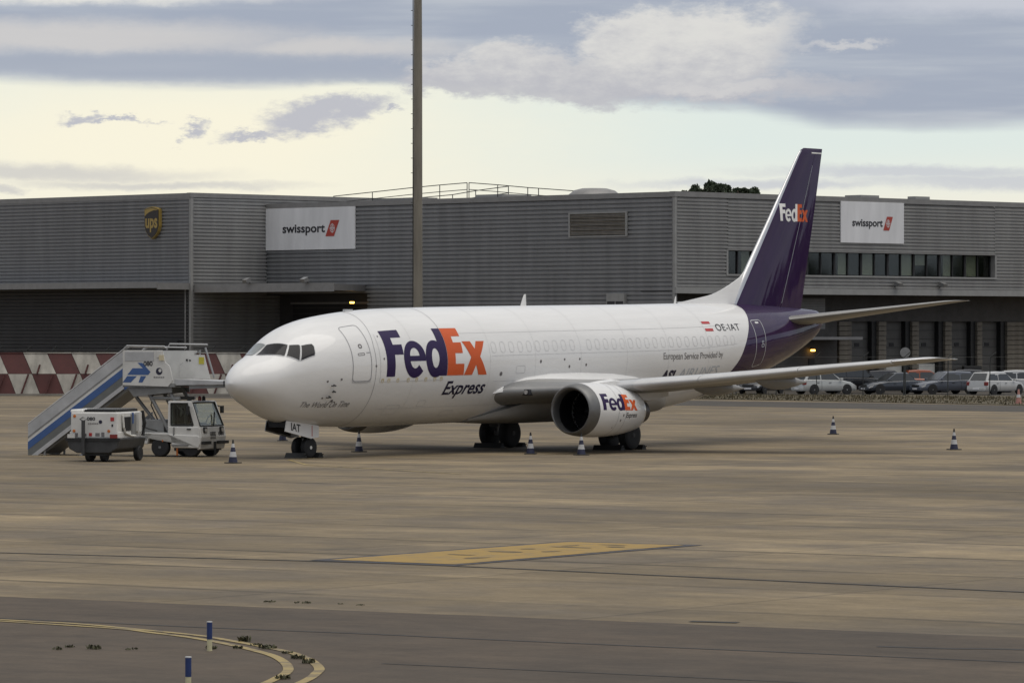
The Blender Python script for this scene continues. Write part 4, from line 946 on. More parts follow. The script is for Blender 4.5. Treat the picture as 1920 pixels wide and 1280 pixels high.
# ------------------------------------------------------------------ cones
def make_cone():
    t = thing('traffic_cone', '', 'cone', group='dark blue and white cones around the jet')
    MB().prism([(-.2, -.2), (.2, -.2), (.2, .2), (-.2, .2)], 0, .035, 'z').obj('base_plate', 'black', t, bevel=.01)
    prof = [(.035, .145), (.20, .115), (.36, .085), (.50, .06), (.62, .038), (.74, .022)]
    mm = ['cone_blue', 'cone_white', 'cone_blue', 'cone_white', 'black']
    for i in range(5): MB().lathe([prof[i], prof[i+1]], (0, 0, 0), 'z', 20, i == 4).obj('cone_band', mm[i], t, True)
    return t
c0 = make_cone()
for i, (p, l) in enumerate([((-1.88, -1.92, 0), 'blue and white cone between the steps truck and the nose wheels'), ((20.91, 14.83, 0), 'blue and white cone seen partly hidden under the nose gear doors'), ((10.52, 2.88, 0), 'blue and white cone under the fuselage beside the far engine'), ((11.91, -3.41, 0), 'blue and white cone between the exposed main wheels and the near engine'), ((11.89, -5.53, 0), 'blue and white cone just in front of the near engine inlet'), ((42.07, 3.6, 0), 'blue and white cone behind the wing, farther of the right-hand pair'), ((25.03, -12.16, 0), 'blue and white cone below the wing tip, rightmost of all')]):
    c = c0 if i == 0 else copy_tree(c0); c.location = p; c.rotation_euler.z = i*.7; c['label'] = l
pk = thing('traffic_cone', 'faded pink cone on the verge at the right edge', 'cone', (110.55, 34.43, 0))
MB().box(-.22, .22, -.22, .22, 0, .05).obj('base_plate', 'cone_pink', pk); MB().lathe([(.05, .18), (.5, .09), (.85, .04)], (0, 0, 0), 'z', 16).obj('cone_body', 'cone_pink', pk, True)
MB().lathe([(.38, .125), (.55, .09)], (0, 0, 0), 'z', 16, False).obj('cone_band', 'cone_white', pk, True)

# ------------------------------------------------------------------ passenger steps truck (x forward, +y its left)
TR = thing('steps_truck', 'white passenger steps truck with blue stripe beside the aircraft nose', 'stairs truck', (2.99, 4.8, 0), YAW-PI/2-R(22))
def band(name, x0, zlo0, zhi0, x1, zlo1, zhi1, y0, y1, m, parent=TR): return MB().prism([(x0, zlo0), (x1, zlo1), (x1, zhi1), (x0, zhi0)], y0, y1, 'y').obj(name, m, parent)
XS0, XS1 = -5.02, -1.42; SL = 2.50/3.6
for y in (-.74, .74):
    a, b = y-.02, y+.02
    def sb(name, lo, hi, m, dy=0., xs=XS0, xe=XS1, par=TR): return band(name, xs, lo, hi, xe, lo+(xe-xs)*SL, hi+(xe-xs)*SL, a+dy, b+dy, m, par)
    sg = -1 if y < 0 else 1
    sb('balustrade_panel', .62, 1.02, 'alu'); sb('balustrade_trim', .56, .62, 'truck_grey', sg*.01); sb('balustrade_band', .44, .56, 'truck_white')
    bs = sb('blue_stripe', .18, .44, 'stripe_blue', sg*.012); sb('grey_stripe', -.10, .18, 'stripe_grey', sg*.006)
    sb('stringer', -.26, -.10, 'alu', sg*.02); sb('lower_stringer', -.58, -.42, 'alu_dull', -sg*.1, XS0+1.25, XS1+.35)
    MB().tube([(XS0+.02, y, .85), (XS0, y, 1.04), (XS1, y, 1.06+3.6*SL), (-1.2, y, 3.62), (.15, y, 3.60)], .028, 8).obj('handrail', 'alu', TR)
for i in range(15):
    x = XS0+.15+i*.235; z = .10+i*.169
    MB().box(x, x+.27, -.71, .71, z, z+.035).obj('step', 'alu_dull', TR)
MB().prism([(XS0+.1, .04), (XS0+.5, .04), (XS1+.1, 2.2), (XS1-.3, 2.2)], -.62, .62, 'y').obj('stair_soffit', 'truck_grey', TR)
# fix: feet
for y in (-.7, .7): MB().tube([(XS0+.6, y, .0), (XS0+.6, y, .3)], .04, 8).obj('stabiliser_foot', 'truck_grey', TR)
# platform
MB().box(-1.45, .45, -.78, .78, 2.30, 2.42).obj('platform_floor', 'truck_grey', TR)
pp = MB().prism([(-1.45, 2.36), (.22, 2.32), (.40, 2.52), (.28, 3.0), (.12, 3.12), (.02, 3.52), (-1.45, 3.52)], -.80, -.77, 'y').obj('platform_panel', 'truck_white', TR)
MB().box(-1.36, -.30, -.815, -.80, 3.16, 3.46).obj('panel_window', 'alu', pp)
decal('arrow', poly_bm([[[(-1.45, 2.45), (-1.15, 2.45), (-.92, 2.66), (-1.28, 2.66)]], [[(-1.28, 2.70), (-.50, 2.70), (-.42, 2.80), (-.72, 3.10), (-.90, 3.10), (-.70, 2.92), (-1.08, 2.92)]], [[(-.86, 2.45), (-.72, 2.45), (-.58, 2.66), (-.78, 2.66)]]]), lambda a, b_: (a, -.806, b_), 'stripe_blue', pp)
decal('number', text_bm('080', .34, .15, 0, .03), lambda a, b_: (a-.68, -.806, b_+3.0), 'ink', pp)
decal('emblem', poly_bm([[arc((-.10, 2.82), (.12, .12), 0, 2*PI, 16)[:-1], arc((-.07, 2.85), (.06, .06), 0, 2*PI, 12)[:-1]]]), lambda a, b_: (a, -.806, b_), 'ink_blue', pp)
for k in range(6): MB().box(-.30+k*.068, -.255+k*.068, -.806, -.80, 2.60, 2.645).obj('lettering_mark', 'ink_grey', pp)
MB().prism([(-1.45, 2.36), (.42, 2.36), (.42, 3.5), (-1.45, 3.5)], .77, .80, 'y').obj('platform_panel', 'truck_white', TR)
MB().box(-.18, .02, -.84, -.80, 3.28, 3.5).obj('control_box', 'truck_white', pp, bevel=.01); MB().box(-.08, .1, -.86, -.84, 3.18, 3.36).obj('control_label', 'line_gold', pp)
# bridge to the aircraft
MB().prism([(.42, 2.36), (2.25, 2.40), (2.25, 2.50), (.42, 2.56)], -.72, .76, 'y').obj('bridge_floor', 'alu', TR); MB().prism([(.9, 2.24), (2.3, 2.30), (2.3, 2.39), (.9, 2.36)], -.6, .7, 'y').obj('bridge_beam', 'alu_dull', TR)
MB().prism([(2.22, 2.34), (2.42, 2.38), (2.42, 2.48), (2.22, 2.52)], -.74, .78, 'y').obj('bridge_bumper', 'black', TR)
sp_ = MB().prism([(-.1, 2.56), (1.02, 2.56), (.86, 3.12), (.80, 3.36), (.35, 3.36), (-.1, 3.0)], .73, .77, 'y').obj('bridge_panel', 'truck_white', TR)
MB().box(.62, .80, .70, .73, 3.05, 3.28).obj('yellow_notice', 'plate_yellow', sp_); MB().box(.14, .20, .70, .73, 3.15, 3.22).obj('notice', 'ink', sp_); MB().box(.26, .31, .70, .73, 3.15, 3.20).obj('notice', 'ink', sp_)
MB().prism([(-.55, 3.5), (.5, 3.5), (.35, 2.95), (-.45, 3.1)], .81, .84, 'y').obj('side_shield', 'truck_white', TR)
MB().tube([(-.1, .80, 3.02), (.62, .80, 3.5), (.62, .80, 2.6)], .035, 8).obj('shield_arm', 'alu_dull', TR); MB().tube([(.82, .79, 3.6), (1.15, .79, 2.6)], .035, 8).obj('gate_rail', 'alu_dull', TR)
MB().tube([(-.62, .79, 3.52), (-.5, .79, 3.72), (.9, .79, 3.70)], .028, 8).obj('handrail', 'alu', TR); MB().tube([(-1.45, -.79, 3.52), (-1.3, -.79, 3.66), (.1, -.79, 3.64)], .028, 8).obj('handrail', 'alu', TR)
# scissor lift
for y in (-.55, .55):
    for q in (((-.72, 2.28), (.22, .72)), ((.05, 2.28), (.62, 1.45)), ((.62, 1.48), (.12, .9)), ((-.55, 1.92), (.55, 1.92))): MB().tube([(q[0][0], y, q[0][1]), (q[1][0], y, q[1][1])], .065, 6).obj('lift_arm', 'truck_grey', TR)
MB().tube([(-.35, 0, .8), (-1.35, 0, 1.95)], .06, 10).obj('lift_ram', 'truck_grey', TR)
# chassis, bodywork
MB().box(-1.7, 1.3, -.5, .5, .42, .62).obj('chassis', 'truck_grey', TR)
MB().box(-1.4, .25, -.7, .7, .66, .78).obj('deck', 'truck_grey', TR); MB().box(-1.05, -.05, -.55, .55, .78, 1.22).obj('hydraulic_box', 'truck_grey', TR, bevel=.03); MB().box(-.2, .2, -.5, .5, .78, 1.0).obj('battery_box', 'black', TR)
body = MB()
sk = [(-1.5, .42), (-.46, .42), (-.40, .62), (-.25, .74), (.25, .74), (.40, .62), (.46, .30), (1.42, .30), (1.48, .42), (1.46, .66), (1.40, .72), (-1.5, .80)]
for y in (-.98, .82): body.prism(sk, y, y+.16, 'y')
body.obj('side_skirt', 'truck_white', TR, bevel=.03)
MB().box(-1.4, 1.2, -.82, .82, .72, .80).obj('bed', 'truck_white', TR)
# cab: loft of rounded sections
rings = []
for x, zt, hw in ((.28, 1.55, .90), (.30, 1.78, .90), (.42, 1.84, .88), (1.0, 1.84, .88), (1.08, 1.80, .88)):
    rings.append([(x, -.95, .62), (x, -.95, 1.05), (x, -hw, zt-.08), (x, -hw+.1, zt), (x, hw-.1, zt), (x, hw, zt-.08), (x, .95, 1.05), (x, .95, .62)])
cab = MB(); 
cab.prism([(.28, .62), (1.46, .62), (1.44, 1.02), (.28, 1.02)], -.95, .95, 'y'); cab.obj('cab_lower', 'truck_white', TR, bevel=.05)
MB().box(.28, 1.12, -.93, .93, 1.76, 1.84).obj('cab_roof', 'truck_white', TR, bevel=.03)
for y in (-.93, .87):
    MB().prism([(.28, 1.0), (.40, 1.0), (.40, 1.8), (.30, 1.8)], y, y+.06, 'y').obj('cab_pillar', 'truck_white', TR); MB().prism([(1.22, 1.0), (1.44, 1.0), (1.14, 1.82), (1.0, 1.82)], y, y+.06, 'y').obj('cab_pillar', 'truck_white', TR)
    MB().prism([(.40, 1.08), (1.20, 1.08), (1.0, 1.74), (.40, 1.74)], y+.02, y+.035, 'y').obj('side_window', 'cab_glass', TR)
    loop = [(.40, 1.05), (1.22, 1.05), (1.0, 1.77), (.40, 1.77)]
    for i in range(4):
        p, q = loop[i], loop[(i+1) % 4]; MB().tube([(p[0], y+.0 if y < 0 else y+.06, p[1]), (q[0], y+.0 if y < 0 else y+.06, q[1])], .022, 6).obj('window_rubber', 'black', TR)
MB().add([(1.43, -.85, 1.04), (1.43, .85, 1.04), (1.13, .80, 1.76), (1.13, -.80, 1.76), (1.42, -.85, 1.04), (1.42, .85, 1.04), (1.12, .80, 1.76), (1.12, -.80, 1.76)], [(0, 1, 2, 3), (7, 6, 5, 4), (0, 4, 5, 1), (3, 2, 6, 7), (0, 3, 7, 4), (1, 5, 6, 2)]).obj('windscreen', 'cab_glass', TR)
for p, q in (((1.44, -.88, 1.02), (1.44, .88, 1.02)), ((1.13, -.83, 1.79), (1.13, .83, 1.79)), ((1.44, -.88, 1.02), (1.13, -.83, 1.79)), ((1.44, .88, 1.02), (1.13, .83, 1.79)), ((1.46, .1, 1.03), (1.32, .45, 1.45))): MB().tube([p, q], .024, 6).obj('window_rubber', 'black', TR)
MB().box(.36, .42, -.85, .85, 1.02, 1.78).obj('cab_back', 'alu_dull', TR)
MB().box(.5, .9, -.75, -.25, .95, 1.12).obj('seat', 'black', TR, bevel=.04); MB().box(.46, .56, -.75, -.25, 1.1, 1.6).obj('seat_back', 'black', TR, bevel=.04); MB().box(.5, .9, .25, .75, .95, 1.12).obj('seat', 'black', TR, bevel=.04); MB().box(.46, .56, .25, .75, 1.1, 1.6).obj('seat_back', 'black', TR, bevel=.04)
MB().tube([(1.12+.06*math.sin(a*PI/8), .45+.18*math.cos(a*PI/8), 1.18+.17*math.sin(a*PI/8)) for a in range(17)], .018, 6).obj('steering_wheel', 'black', TR)
fr_ = MB().prism([(1.36, .24), (1.46, .26), (1.52, .66), (1.46, 1.0), (1.40, 1.0)], -.94, .94, 'y').obj('front_panel', 'truck_white', TR, bevel=.03)
for y in (-.62, .62): q = MB().box(1.48, 1.52, y-.12, y+.12, .80, .98).obj('headlight', 'black', TR); MB().lathe([(0, .07), (.02, .07)], (1.52, y, .88), 'x', 12).obj('lens', 'head_lamp', q)
decal('number', text_bm('080', .42, .13, 0, .03), lambda a, b_: (1.515, .35+a, b_+.70), 'ink', fr_); 
for y0, y1 in ((-.9, -.35), (.25, .98)): MB().box(1.50, 1.60, y0, y1, .42, .52).obj('bumper', 'black', TR)
MB().tube([(1.56, 0, .05), (1.56, 0, .5)], .05, 8).obj('tow_pin', 'black', TR); MB().tube([(.62, -.92, .05), (.62, -.92, .35)], .03, 6).obj('ground_strap', 'orange_lamp', TR)
MB().tube([(1.12, .9, 1.7), (1.25, 1.15, 1.62)], .02, 6).obj('mirror_arm', 'black', TR); MB().box(1.2, 1.26, 1.12, 1.3, 1.42, 1.66).obj('mirror', 'black', TR); MB().box(1.05, 1.10, -1.12, -.97, 1.4, 1.68).obj('mirror', 'black', TR)
for y in (.1, .4): MB().lathe([(0, .06), (.12, .06), (.16, .02)], (.95, y, 1.84), 'z', 10).obj('beacon', 'black' if y > .2 else 'red_lamp', TR)
MB().box(.10, .14, -1.0, -.98, .50, .56).obj('marker', 'orange_lamp', TR)
def road_wheel(p, r, wd, parent, hub='hub_dark'):
    o = MB().lathe([(-wd*.5, r*.6), (-wd*.5, r*.88), (-wd*.36, r), (wd*.36, r), (wd*.5, r*.88), (wd*.5, r*.6)], (0, 0, 0), 'y', 24).obj('wheel', 'tyre', parent, True, loc=p)
    h = MB()
    for sg_ in (-1, 1): h.lathe([(sg_*wd*.44, r*.62), (sg_*wd*.48, r*.58), (sg_*wd*.3, r*.45), (sg_*wd*.34, r*.2), (sg_*wd*.5, r*.15), (sg_*wd*.5, .01)], (0, 0, 0), 'y', 14)
    h.obj('rim', hub, o, True); return o
for x, y in ((0, -.86), (0, .86), (1.1, -.80), (1.1, .60)): road_wheel((x, y, .32), .32, .22, TR, 'alu_dull')
MB().box(.5, 1.36, -.9, .9, .2, .5).obj('underbody', 'black', TR)

MB().tube([(-1.0, -.72, .85), (-.8, -.86, 1.05), (-.5, -.8, .92), (-.2, -.74, .85)], .025, 6).obj('hydraulic_hose', 'black', TR); MB().tube([(-.3, -.5, 1.2), (-.5, -.6, 1.7), (-.4, -.55, 2.25)], .025, 6).obj('hydraulic_hose', 'black', TR)
MB().box(.45, 1.05, -1.02, -.96, .36, .42).obj('cab_step', 'truck_grey', TR); MB().box(.50, .54, -.985, -.95, .70, .98).obj('door_hinge', 'truck_grey', TR)
MB().box(1.0, 1.14, -.985, -.955, .90, .94).obj('door_handle', 'black', TR)
for k in range(5): MB().box(1.505, 1.525, -.25, .15, .60+k*.05, .62+k*.05).obj('grille_slot', 'black', fr_)
for x in (-1.2, -.7): MB().box(x, x+.25, -1.0, -.97, .55, .66).obj('side_reflector', 'orange_lamp' if x < -1 else 'truck_grey', TR)
for y in (-.66, .66): MB().prism([(-1.35, 2.28), (.3, 2.28), (.3, 2.12), (-1.1, 1.98)], y-.03, y+.03, 'y').obj('platform_girder', 'truck_grey', TR)
for y in (-.7, .7):
    for i in range(4):
        x = XS0+.5+i*.9; MB().tube([(x, y, .66+(x-XS0)*SL), (x, y, 1.03+(x-XS0)*SL)], .016, 6).obj('baluster', 'alu_dull', TR)
# ------------------------------------------------------------------ ground power cart (x points to the tow bar)
GP = thing('power_cart', 'white ground power cart with dark tray and raised tow bar', 'cart', (-2.97, 2.69, 0), YAW+PI-R(16))
GW = .80
MB().prism([(-GW-.1, .74), (GW+.1, .74), (GW+.02, .42), (GW-.25, .28), (-GW+.25, .28), (-GW-.02, .42)], -1.75, .62, 'x').obj('chassis_tray', 'tray', GP, bevel=.03)
MB().box(.6, .66, -GW-.12, GW+.12, .66, .76).obj('front_bumper', 'black', GP)
MB().box(-1.62, .52, -GW, GW, .74, 1.58).obj('cabinet', 'truck_white', GP, bevel=.05)
MB().box(-1.55, .46, -GW-.06, GW+.02, .74, .96).obj('lower_panel', 'truck_white', GP, bevel=.03)
tp = MB().box(-1.5, .45, -.35, GW-.1, 1.58, 1.66).obj('top_grille', 'black', GP)
for k in range(9): MB().box(-1.4+k*.2, -1.32+k*.2, -.33, GW-.12, 1.66, 1.68).obj('grille_bar', 'truck_grey', tp)
MB().prism([(-.9, 1.56), (.5, 1.56), (.46, 1.66), (-.8, 1.68)], -GW-.03+0, -GW+.42, 'y').obj('hood_corner', 'truck_white', GP, bevel=.04)
# open side bay on its left/right as seen: y<0 is to the right in the picture when facing the camera
sd_ = 1
for s in (1,):
    y = GW
    MB().box(-.55, .12, y-.02, y+.03, .98, 1.42).obj('open_bay', 'black', GP); MB().tube([(.2, y+.05, 1.5), (.16, y+.07, 1.1), (.0, y+.06, .92), (-.5, y+.06, .82), (-.9, y+.06, .8)], .035, 8).obj('cable', 'hub_white', GP)
    MB().box(-1.0, -.62, y, y+.05, .82, 1.5).obj('door_panel', 'truck_grey', GP); MB().box(-1.25, -1.0, y, y+.14, .95, 1.55).obj('side_door', 'truck_white', GP); MB().box(-.7, -.64, y+.03, y+.08, 1.2, 1.55).obj('blue_strip', 'stripe_blue', GP)
    MB().tube([(-1.4, y+.1, 1.6), (-1.45, y+.16, 1.2), (-1.4, y+.12, .8)], .06, 8).obj('cable', 'black', GP)
# front face details
tb = MB().box(.70, .78, -.28-.05+.0, -.28+.05, .25, 1.32).obj('tow_bar', 'tray', GP); MB().tube([(.74, -.28, 1.30), (.74, -.16, 1.36), (.74, -.28, 1.42), (.74, -.40, 1.36), (.74, -.28, 1.30)], .025, 6).obj('tow_eye', 'truck_grey', tb)
decal('number', text_bm('080', .28, .10, 0, .03), lambda a, b_: (.53, -.24+a, b_+1.32), 'ink', GP); decal('emblem', poly_bm([[arc((0, 0), (.06, .06), 0, 2*PI, 14)[:-1]]]), lambda a, b_: (.53, .22+a, 1.27+b_), 'ink_blue', GP)
for k in range(6): MB().box(.525, .532, -.20+k*.06, -.16+k*.06, 1.20, 1.235).obj('lettering_mark', 'ink_grey', GP)
for y, z, wd, ht, m in ((-.60, .80, .1, .12, 'ink_grey'), (-.3, .82, .08, .08, 'ink_grey'), (-.12, .82, .10, .1, 'flag_red'), (.12, .82, .14, .1, 'ink_grey'), (.3, .80, .1, .14, 'ink_grey'), (.62, 1.3, .12, .12, 'flag_red'), (.62, 1.12, .05, .08, 'ink')): MB().box(.50, .535, y-wd/2, y+wd/2, z, z+ht).obj('panel_fitting', m, GP)
for y, z in ((-.66, 1.45), (-.68, .98), (.5, .98)): MB().lathe([(.52, .05), (.545, .045)], (0, y, z), 'x', 10).obj('marker_lamp', 'orange_lamp', GP)
for y in (-.72, .72): MB().box(.63, .69, y-.12, y+.12, .76, .88).obj('lamp_cluster', 'red_lamp' if y > 0 else 'truck_white', GP)
for x, y in ((.25, -.25), (.25, .25), (-1.3, -.80), (-1.3, .80)): road_wheel((x, y, .24), .24, .18, GP)
MB().box(.0, .5, -.4, .4, .2, .36).obj('turntable', 'black', GP)

# ------------------------------------------------------------------ red and white blast barrier
def barrier(i, p, ang, wd, flip, label):
    t = thing('barrier_unit', label, 'barrier', p, ang, 'red and white barrier units along the apron edge')
    def slab(name, q, z0, z1, m, y0, y1):
        b = MB(); n = len(q)
        b.add([(x, y0+(z-z0)/(z1-z0)*(y1-y0), z) for x, z in q]+[(x, y0+(z-z0)/(z1-z0)*(y1-y0)+.14, z) for x, z in q], [tuple(range(n)), tuple(range(2*n-1, n-1, -1))]+[(k, k+n, (k+1) % n+n, (k+1) % n) for k in range(n)]); return b.obj(name, m, t)
    g = .012; s = .62
    r_, w_ = 'barrier_red', 'barrier_white'
    h = wd/2
    # upper row leans: white panel then red panel; lower row the other way round
    slab('upper_panel', [(0+s+g, 1.42), (h+s-g, 1.42), (h-g, 2.72), (0+g, 2.72)], 1.42, 2.72, r_ if flip else w_, .3, .75)
    slab('upper_panel', [(h+s+g, 1.42), (wd+s-g, 1.42), (wd-g, 2.72), (h+g, 2.72)], 1.42, 2.72, w_ if flip else r_, .3, .75)
    slab('lower_panel', [(s*.9+s+g, .06), (h+s*1.9-g, .06), (h+s-g, 1.40), (s+g, 1.40)], .06, 1.40, w_ if flip else r_, 0, .3)
    slab('lower_panel', [(h+s*1.9+g, .06), (wd+s*1.9-g, .06), (wd+s-g, 1.40), (h+s+g, 1.40)], .06, 1.40, r_ if flip else w_, 0, .3)
    MB().prism([(g, .70), (wd-g, .70), (wd-g, .98), (g, .98)], 2.722, 2.79, 'z').obj('cap_rail', w_ if i % 3 else r_, t)
    for x in (.25, h+.25): MB().tube([(x+1.25, -.14, .06), (x+.80+.9, .12, 1.38)], .06, 6).obj('brace', r_, t); 
    MB().tube([(.95, .22, 1.44), (1.12, .34, 2.0)], .06, 6).obj('brace', r_, t)
    MB().box(0.01, wd-.01, 1.1, 1.25, 0, 2.6).obj('back_post', 'barrier_red', t)
b0 = Vector((99.16, 103.66)); b1 = Vector((113.01, 84.92)); bd = (b1-b0).normalized(); bang = math.atan2(bd.y, bd.x)
names = ['leftmost', 'second from the left', 'third from the left, behind the steps foot', 'fourth from the left, behind the steps', 'fifth from the left, behind the steps platform', 'sixth from the left, just left of the aircraft nose', 'behind the aircraft nose', 'farther right, hidden behind the cockpit', 'farthest right, hidden behind the fuselage']
for i in range(8):
    p = b0+bd*(i*3.1-1.0); barrier(i, (p.x, p.y, 0), bang, 3.09, False, 'red and white slanted barrier unit, '+names[i])
kb = MB(); a = b0-bd*30; c_ = b1+bd*20; n2 = Vector((-bd.y, bd.x))*-1
kb.add([(*(a+n2*.5), 0), (*(c_+n2*.5), 0), (*(c_-n2*.4), 0), (*(a-n2*.4), 0), (*(a+n2*.5), .14), (*(c_+n2*.5), .14), (*(c_-n2*.4), .14), (*(a-n2*.4), .14)], [(4, 5, 6, 7), (0, 1, 5, 4), (1, 2, 6, 5), (2, 3, 7, 6), (3, 0, 4, 7)])
tag(kb.obj('kerb', 'concrete_kerb'), kind='structure')

# ------------------------------------------------------------------ fences
def fence_run(label, pts, ht, wires, bend=.35, slack=0):
    o = Vector((*pts[0], 0)); t = thing('perimeter_fence', label, 'fence', o)
    P = [Vector((*p, 0))-o for p in pts]
    d = Vector((-math.cos(YAW), -math.sin(YAW), 0))
    for i, p in enumerate(P):
        tl = Vector((random.uniform(-.08, .08), random.uniform(-.08, .08), 0))
        MB().tube([p, p+tl+Vector((0, 0, ht)), p+tl*1.5+Vector((0, 0, ht+.3))+Vector((math.sin(YAW), -math.cos(YAW), 0))*bend], .035, 6).obj('post', 'fence', t)
    for z in wires: MB().tube([q+Vector((0, 0, z)) for q in P], .008, 4).obj('wire', 'fence', t)
random.seed(3)
fence_run('thin dark wire fence with bent posts in front of the parked cars', [(125.3, 66.6), (126.85, 64.53), (128.37, 62.47), (129.93, 60.36), (131.68, 58.0), (133.2, 55.9), (134.91, 53.64), (136.49, 51.49), (137.91, 49.57)], 2.5, (.1, 1.0, 1.9, 2.5))
fl = [b0+bd*(k*1.75)-n2*5 for k in range(14)]
fence_run('thin dark wire fence rising just above the red and white barrier', [tuple(p) for p in fl], 2.9, (2.0, 2.5, 2.9), .3)
# round sign on a pole
rs = thing('road_sign', 'grey back of a round road sign on a pole by the docks', 'sign', (134.14, 56.35, 0), YAW-PI/2)
MB().tube([(0, 0, 0), (0, 0, 3.1)], .045, 8).obj('pole', 'fence', rs); MB().lathe([(-.02, .33), (.02, .33)], (0, -.06, 2.78), 'y', 24).obj('disc', 'steel', rs)

# ------------------------------------------------------------------ parked cars
def car(label, p, hd, colr, L=4.1, Wd=1.72, H=1.48, kind='hatch', name='parked_car', rough=.25):
    mn = 'car_paint_'+name+label[:14].replace(' ', '_'); mat(mn, colr, rough, .1, .04, 2, coat=.6)
    t = thing(name, label, 'car', (p[0], p[1], .012), hd, 'cars in the car park')
    h = Wd/2; zb = .24; belt = H*.60
    # body side line: x, top of the body, half width
    if kind == 'sedan': prof = [(-L/2, .62, .80), (-L/2+.08, belt+.02, .90), (-L/2+.7, belt+.05, .98), (-.4, belt+.03, 1.), (.75, belt, 1.), (L/2-.5, belt-.14, .96), (L/2-.08, belt-.3, .86), (L/2, .5, .76)]
    else: prof = [(-L/2, .60, .84), (-L/2+.06, belt+.02, .92), (-L/2+.5, belt+.05, .98), (-.2, belt+.02, 1.), (.85, belt, 1.), (L/2-.45, belt-.13, .95), (L/2-.08, belt-.3, .86), (L/2, .5, .76)]
    rings = []
    for x, z, k in prof:
        a = h*k; rings.append([(x, -a*.9, zb), (x, -a, zb+.12), (x, -a*1.0, (z+zb)*.52), (x, -a*.97, z-.05), (x, -a*.9, z), (x, 0, z+.03), (x, a*.9, z), (x, a*.97, z-.05), (x, a, (z+zb)*.52), (x, a, zb+.12), (x, a*.9, zb)])
    bd_ = MB().loft(rings).obj('body', mn, t, True)
    if kind == 'sedan': g = [(-L/2+.75, belt, .84, belt+.02), (-L/2+1.35, H, .70, 0), (.05, H+.0, .70, 0), (.95, belt, .84, 0)]
    elif kind == 'van': g = [(-L/2+.12, belt, .90, 0), (-L/2+.3, H, .80, 0), (.35, H, .78, 0), (1.15, belt, .88, 0)]
    else: g = [(-L/2+.12, belt, .86, 0), (-L/2+.55, H-.03, .72, 0), (.1, H, .72, 0), (1.0, belt, .86, 0)]
    (x0, z0, k0, _), (x1, z1, k1, _), (x2, z2, k2, _), (x3, z3, k3, _) = g
    xm = (x1+x2)/2
    rings = []
    for x, z, k in ((x0, z0, k0), (x1, z1, k1), (xm, max(z1, z2)+.02, k1+.01), (x2, z2, k2), (x3, z3, k3)):
        a = h*k; rings.append([(x, -h*k0, belt-.04), (x, -a, z-.06 if z > belt+.1 else z-.02), (x, -a*.86, z), (x, a*.86, z), (x, a, z-.06 if z > belt+.1 else z-.02), (x, h*k0, belt-.04)])
    MB().loft(rings).obj('roof', mn, t, True)
    def quad(nm, q, m):
        return MB().add(q, [(0, 1, 2, 3)]).obj(nm, m, t)
    e = .012
    def edge(z, s): # side glass plane between belt and roof
        k = (z-belt)/(z1-.06-belt); return s*(h*(k0+(k1-k0)*max(0, k))+e)
    zl, zh = belt+.04, z1-.12
    def xa(z): return x0+(x1-x0)*(z-z0)/(z1-z0)
    def xc(z): return x3+(x2-x3)*(z-z3)/(z2-z3)
    for s in (-1, 1):
        for xl0, xl1, xh0, xh1 in ((xa(zl)+.16, xm-.04, xa(zh)+.10, xm-.04), (xm+.04, xc(zl)-.22, xm+.04, xc(zh)-.08)):
            quad('side_window', [(xl0, edge(zl, s), zl), (xl1, edge(zl, s), zl), (xh1, edge(zh, s), zh), (xh0, edge(zh, s), zh)], 'car_window')
        quad('door_seam', [(xm-.01, s*(h+.006), .34), (xm+.01, s*(h+.006), .34), (xm+.01, s*(h*.985+.006), belt-.06), (xm-.01, s*(h*.985+.006), belt-.06)], 'black')
        MB().box(x3-.35, x3-.15, s*(h+.08)-.08, s*(h+.08)+.08, belt+.0, belt+.14).obj('mirror', mn if kind != 'van' else 'black', t, bevel=.02)
        MB().box(xm-.35, xm-.17, s*(h+.012)-.012, s*(h+.012)+.012, belt-.16, belt-.13).obj('handle', 'black', t)
        MB().box(xm+.55, xm+.73, s*(h+.012)-.012, s*(h+.012)+.012, belt-.16, belt-.13).obj('handle', 'black', t)
        MB().box(-L/2-.015, -L/2+.22, s*h*.80-.12, s*h*.80+.10, belt-.30, belt-.05).obj('tail_light', 'red_lamp', t, bevel=.03)
        MB().prism([(L/2-.42, belt-.22), (L/2-.03, belt-.36), (L/2-.02, belt-.46), (L/2-.30, belt-.36)], s*h*.72-.14, s*h*.72+.16, 'y').obj('headlight', 'head_lamp', t)
        for x in (-L/2+.78, L/2-.80):
            MB().lathe([(0, .36), (.01, .36)], (x, s*(h-.005), .33), 'y', 20).obj('wheel_arch', 'black', t); road_wheel((x, s*(h-.10), .31), .31, .22, t, 'alu')
    k = .06
    quad('windscreen', [(x3-k*.9+e, -h*.76, belt+.05), (x3-k*.9+e, h*.76, belt+.05), (x2+k+e*2, h*.62, z2-.05), (x2+k+e*2, -h*.62, z2-.05)], 'car_window')
    quad('rear_window', [(x0+k*.7-e*2.5, -h*.70, belt+.07), (x0+k*.7-e*2.5, h*.70, belt+.07), (x1-k-e*2, h*.60, z1-.07), (x1-k-e*2, -h*.60, z1-.07)], 'car_window')
    MB().box(-L/2-.05, -L/2+.15, -h*.84, h*.84, .28, .48).obj('bumper', mn if kind != 'van' else 'black', t, bevel=.03); MB().box(L/2-.15, L/2+.04, -h*.78, h*.78, .26, .46).obj('bumper', mn, t, bevel=.03)
    MB().box(-L/2-.065, -L/2-.05, -.26, .26, .34, .45).obj('number_plate', 'sign_white', t); MB().box(L/2+.04, L/2+.055, -.26, .26, .32, .42).obj('number_plate', 'sign_white', t); MB().box(L/2-.04, L/2+.02, -.4, .4, .50, .62).obj('grille', 'black', t)
    return t
mat('car_window', (.025, .028, .03), .08, 0, .1, 1, spec=.8)
h0 = YAW-PI/2
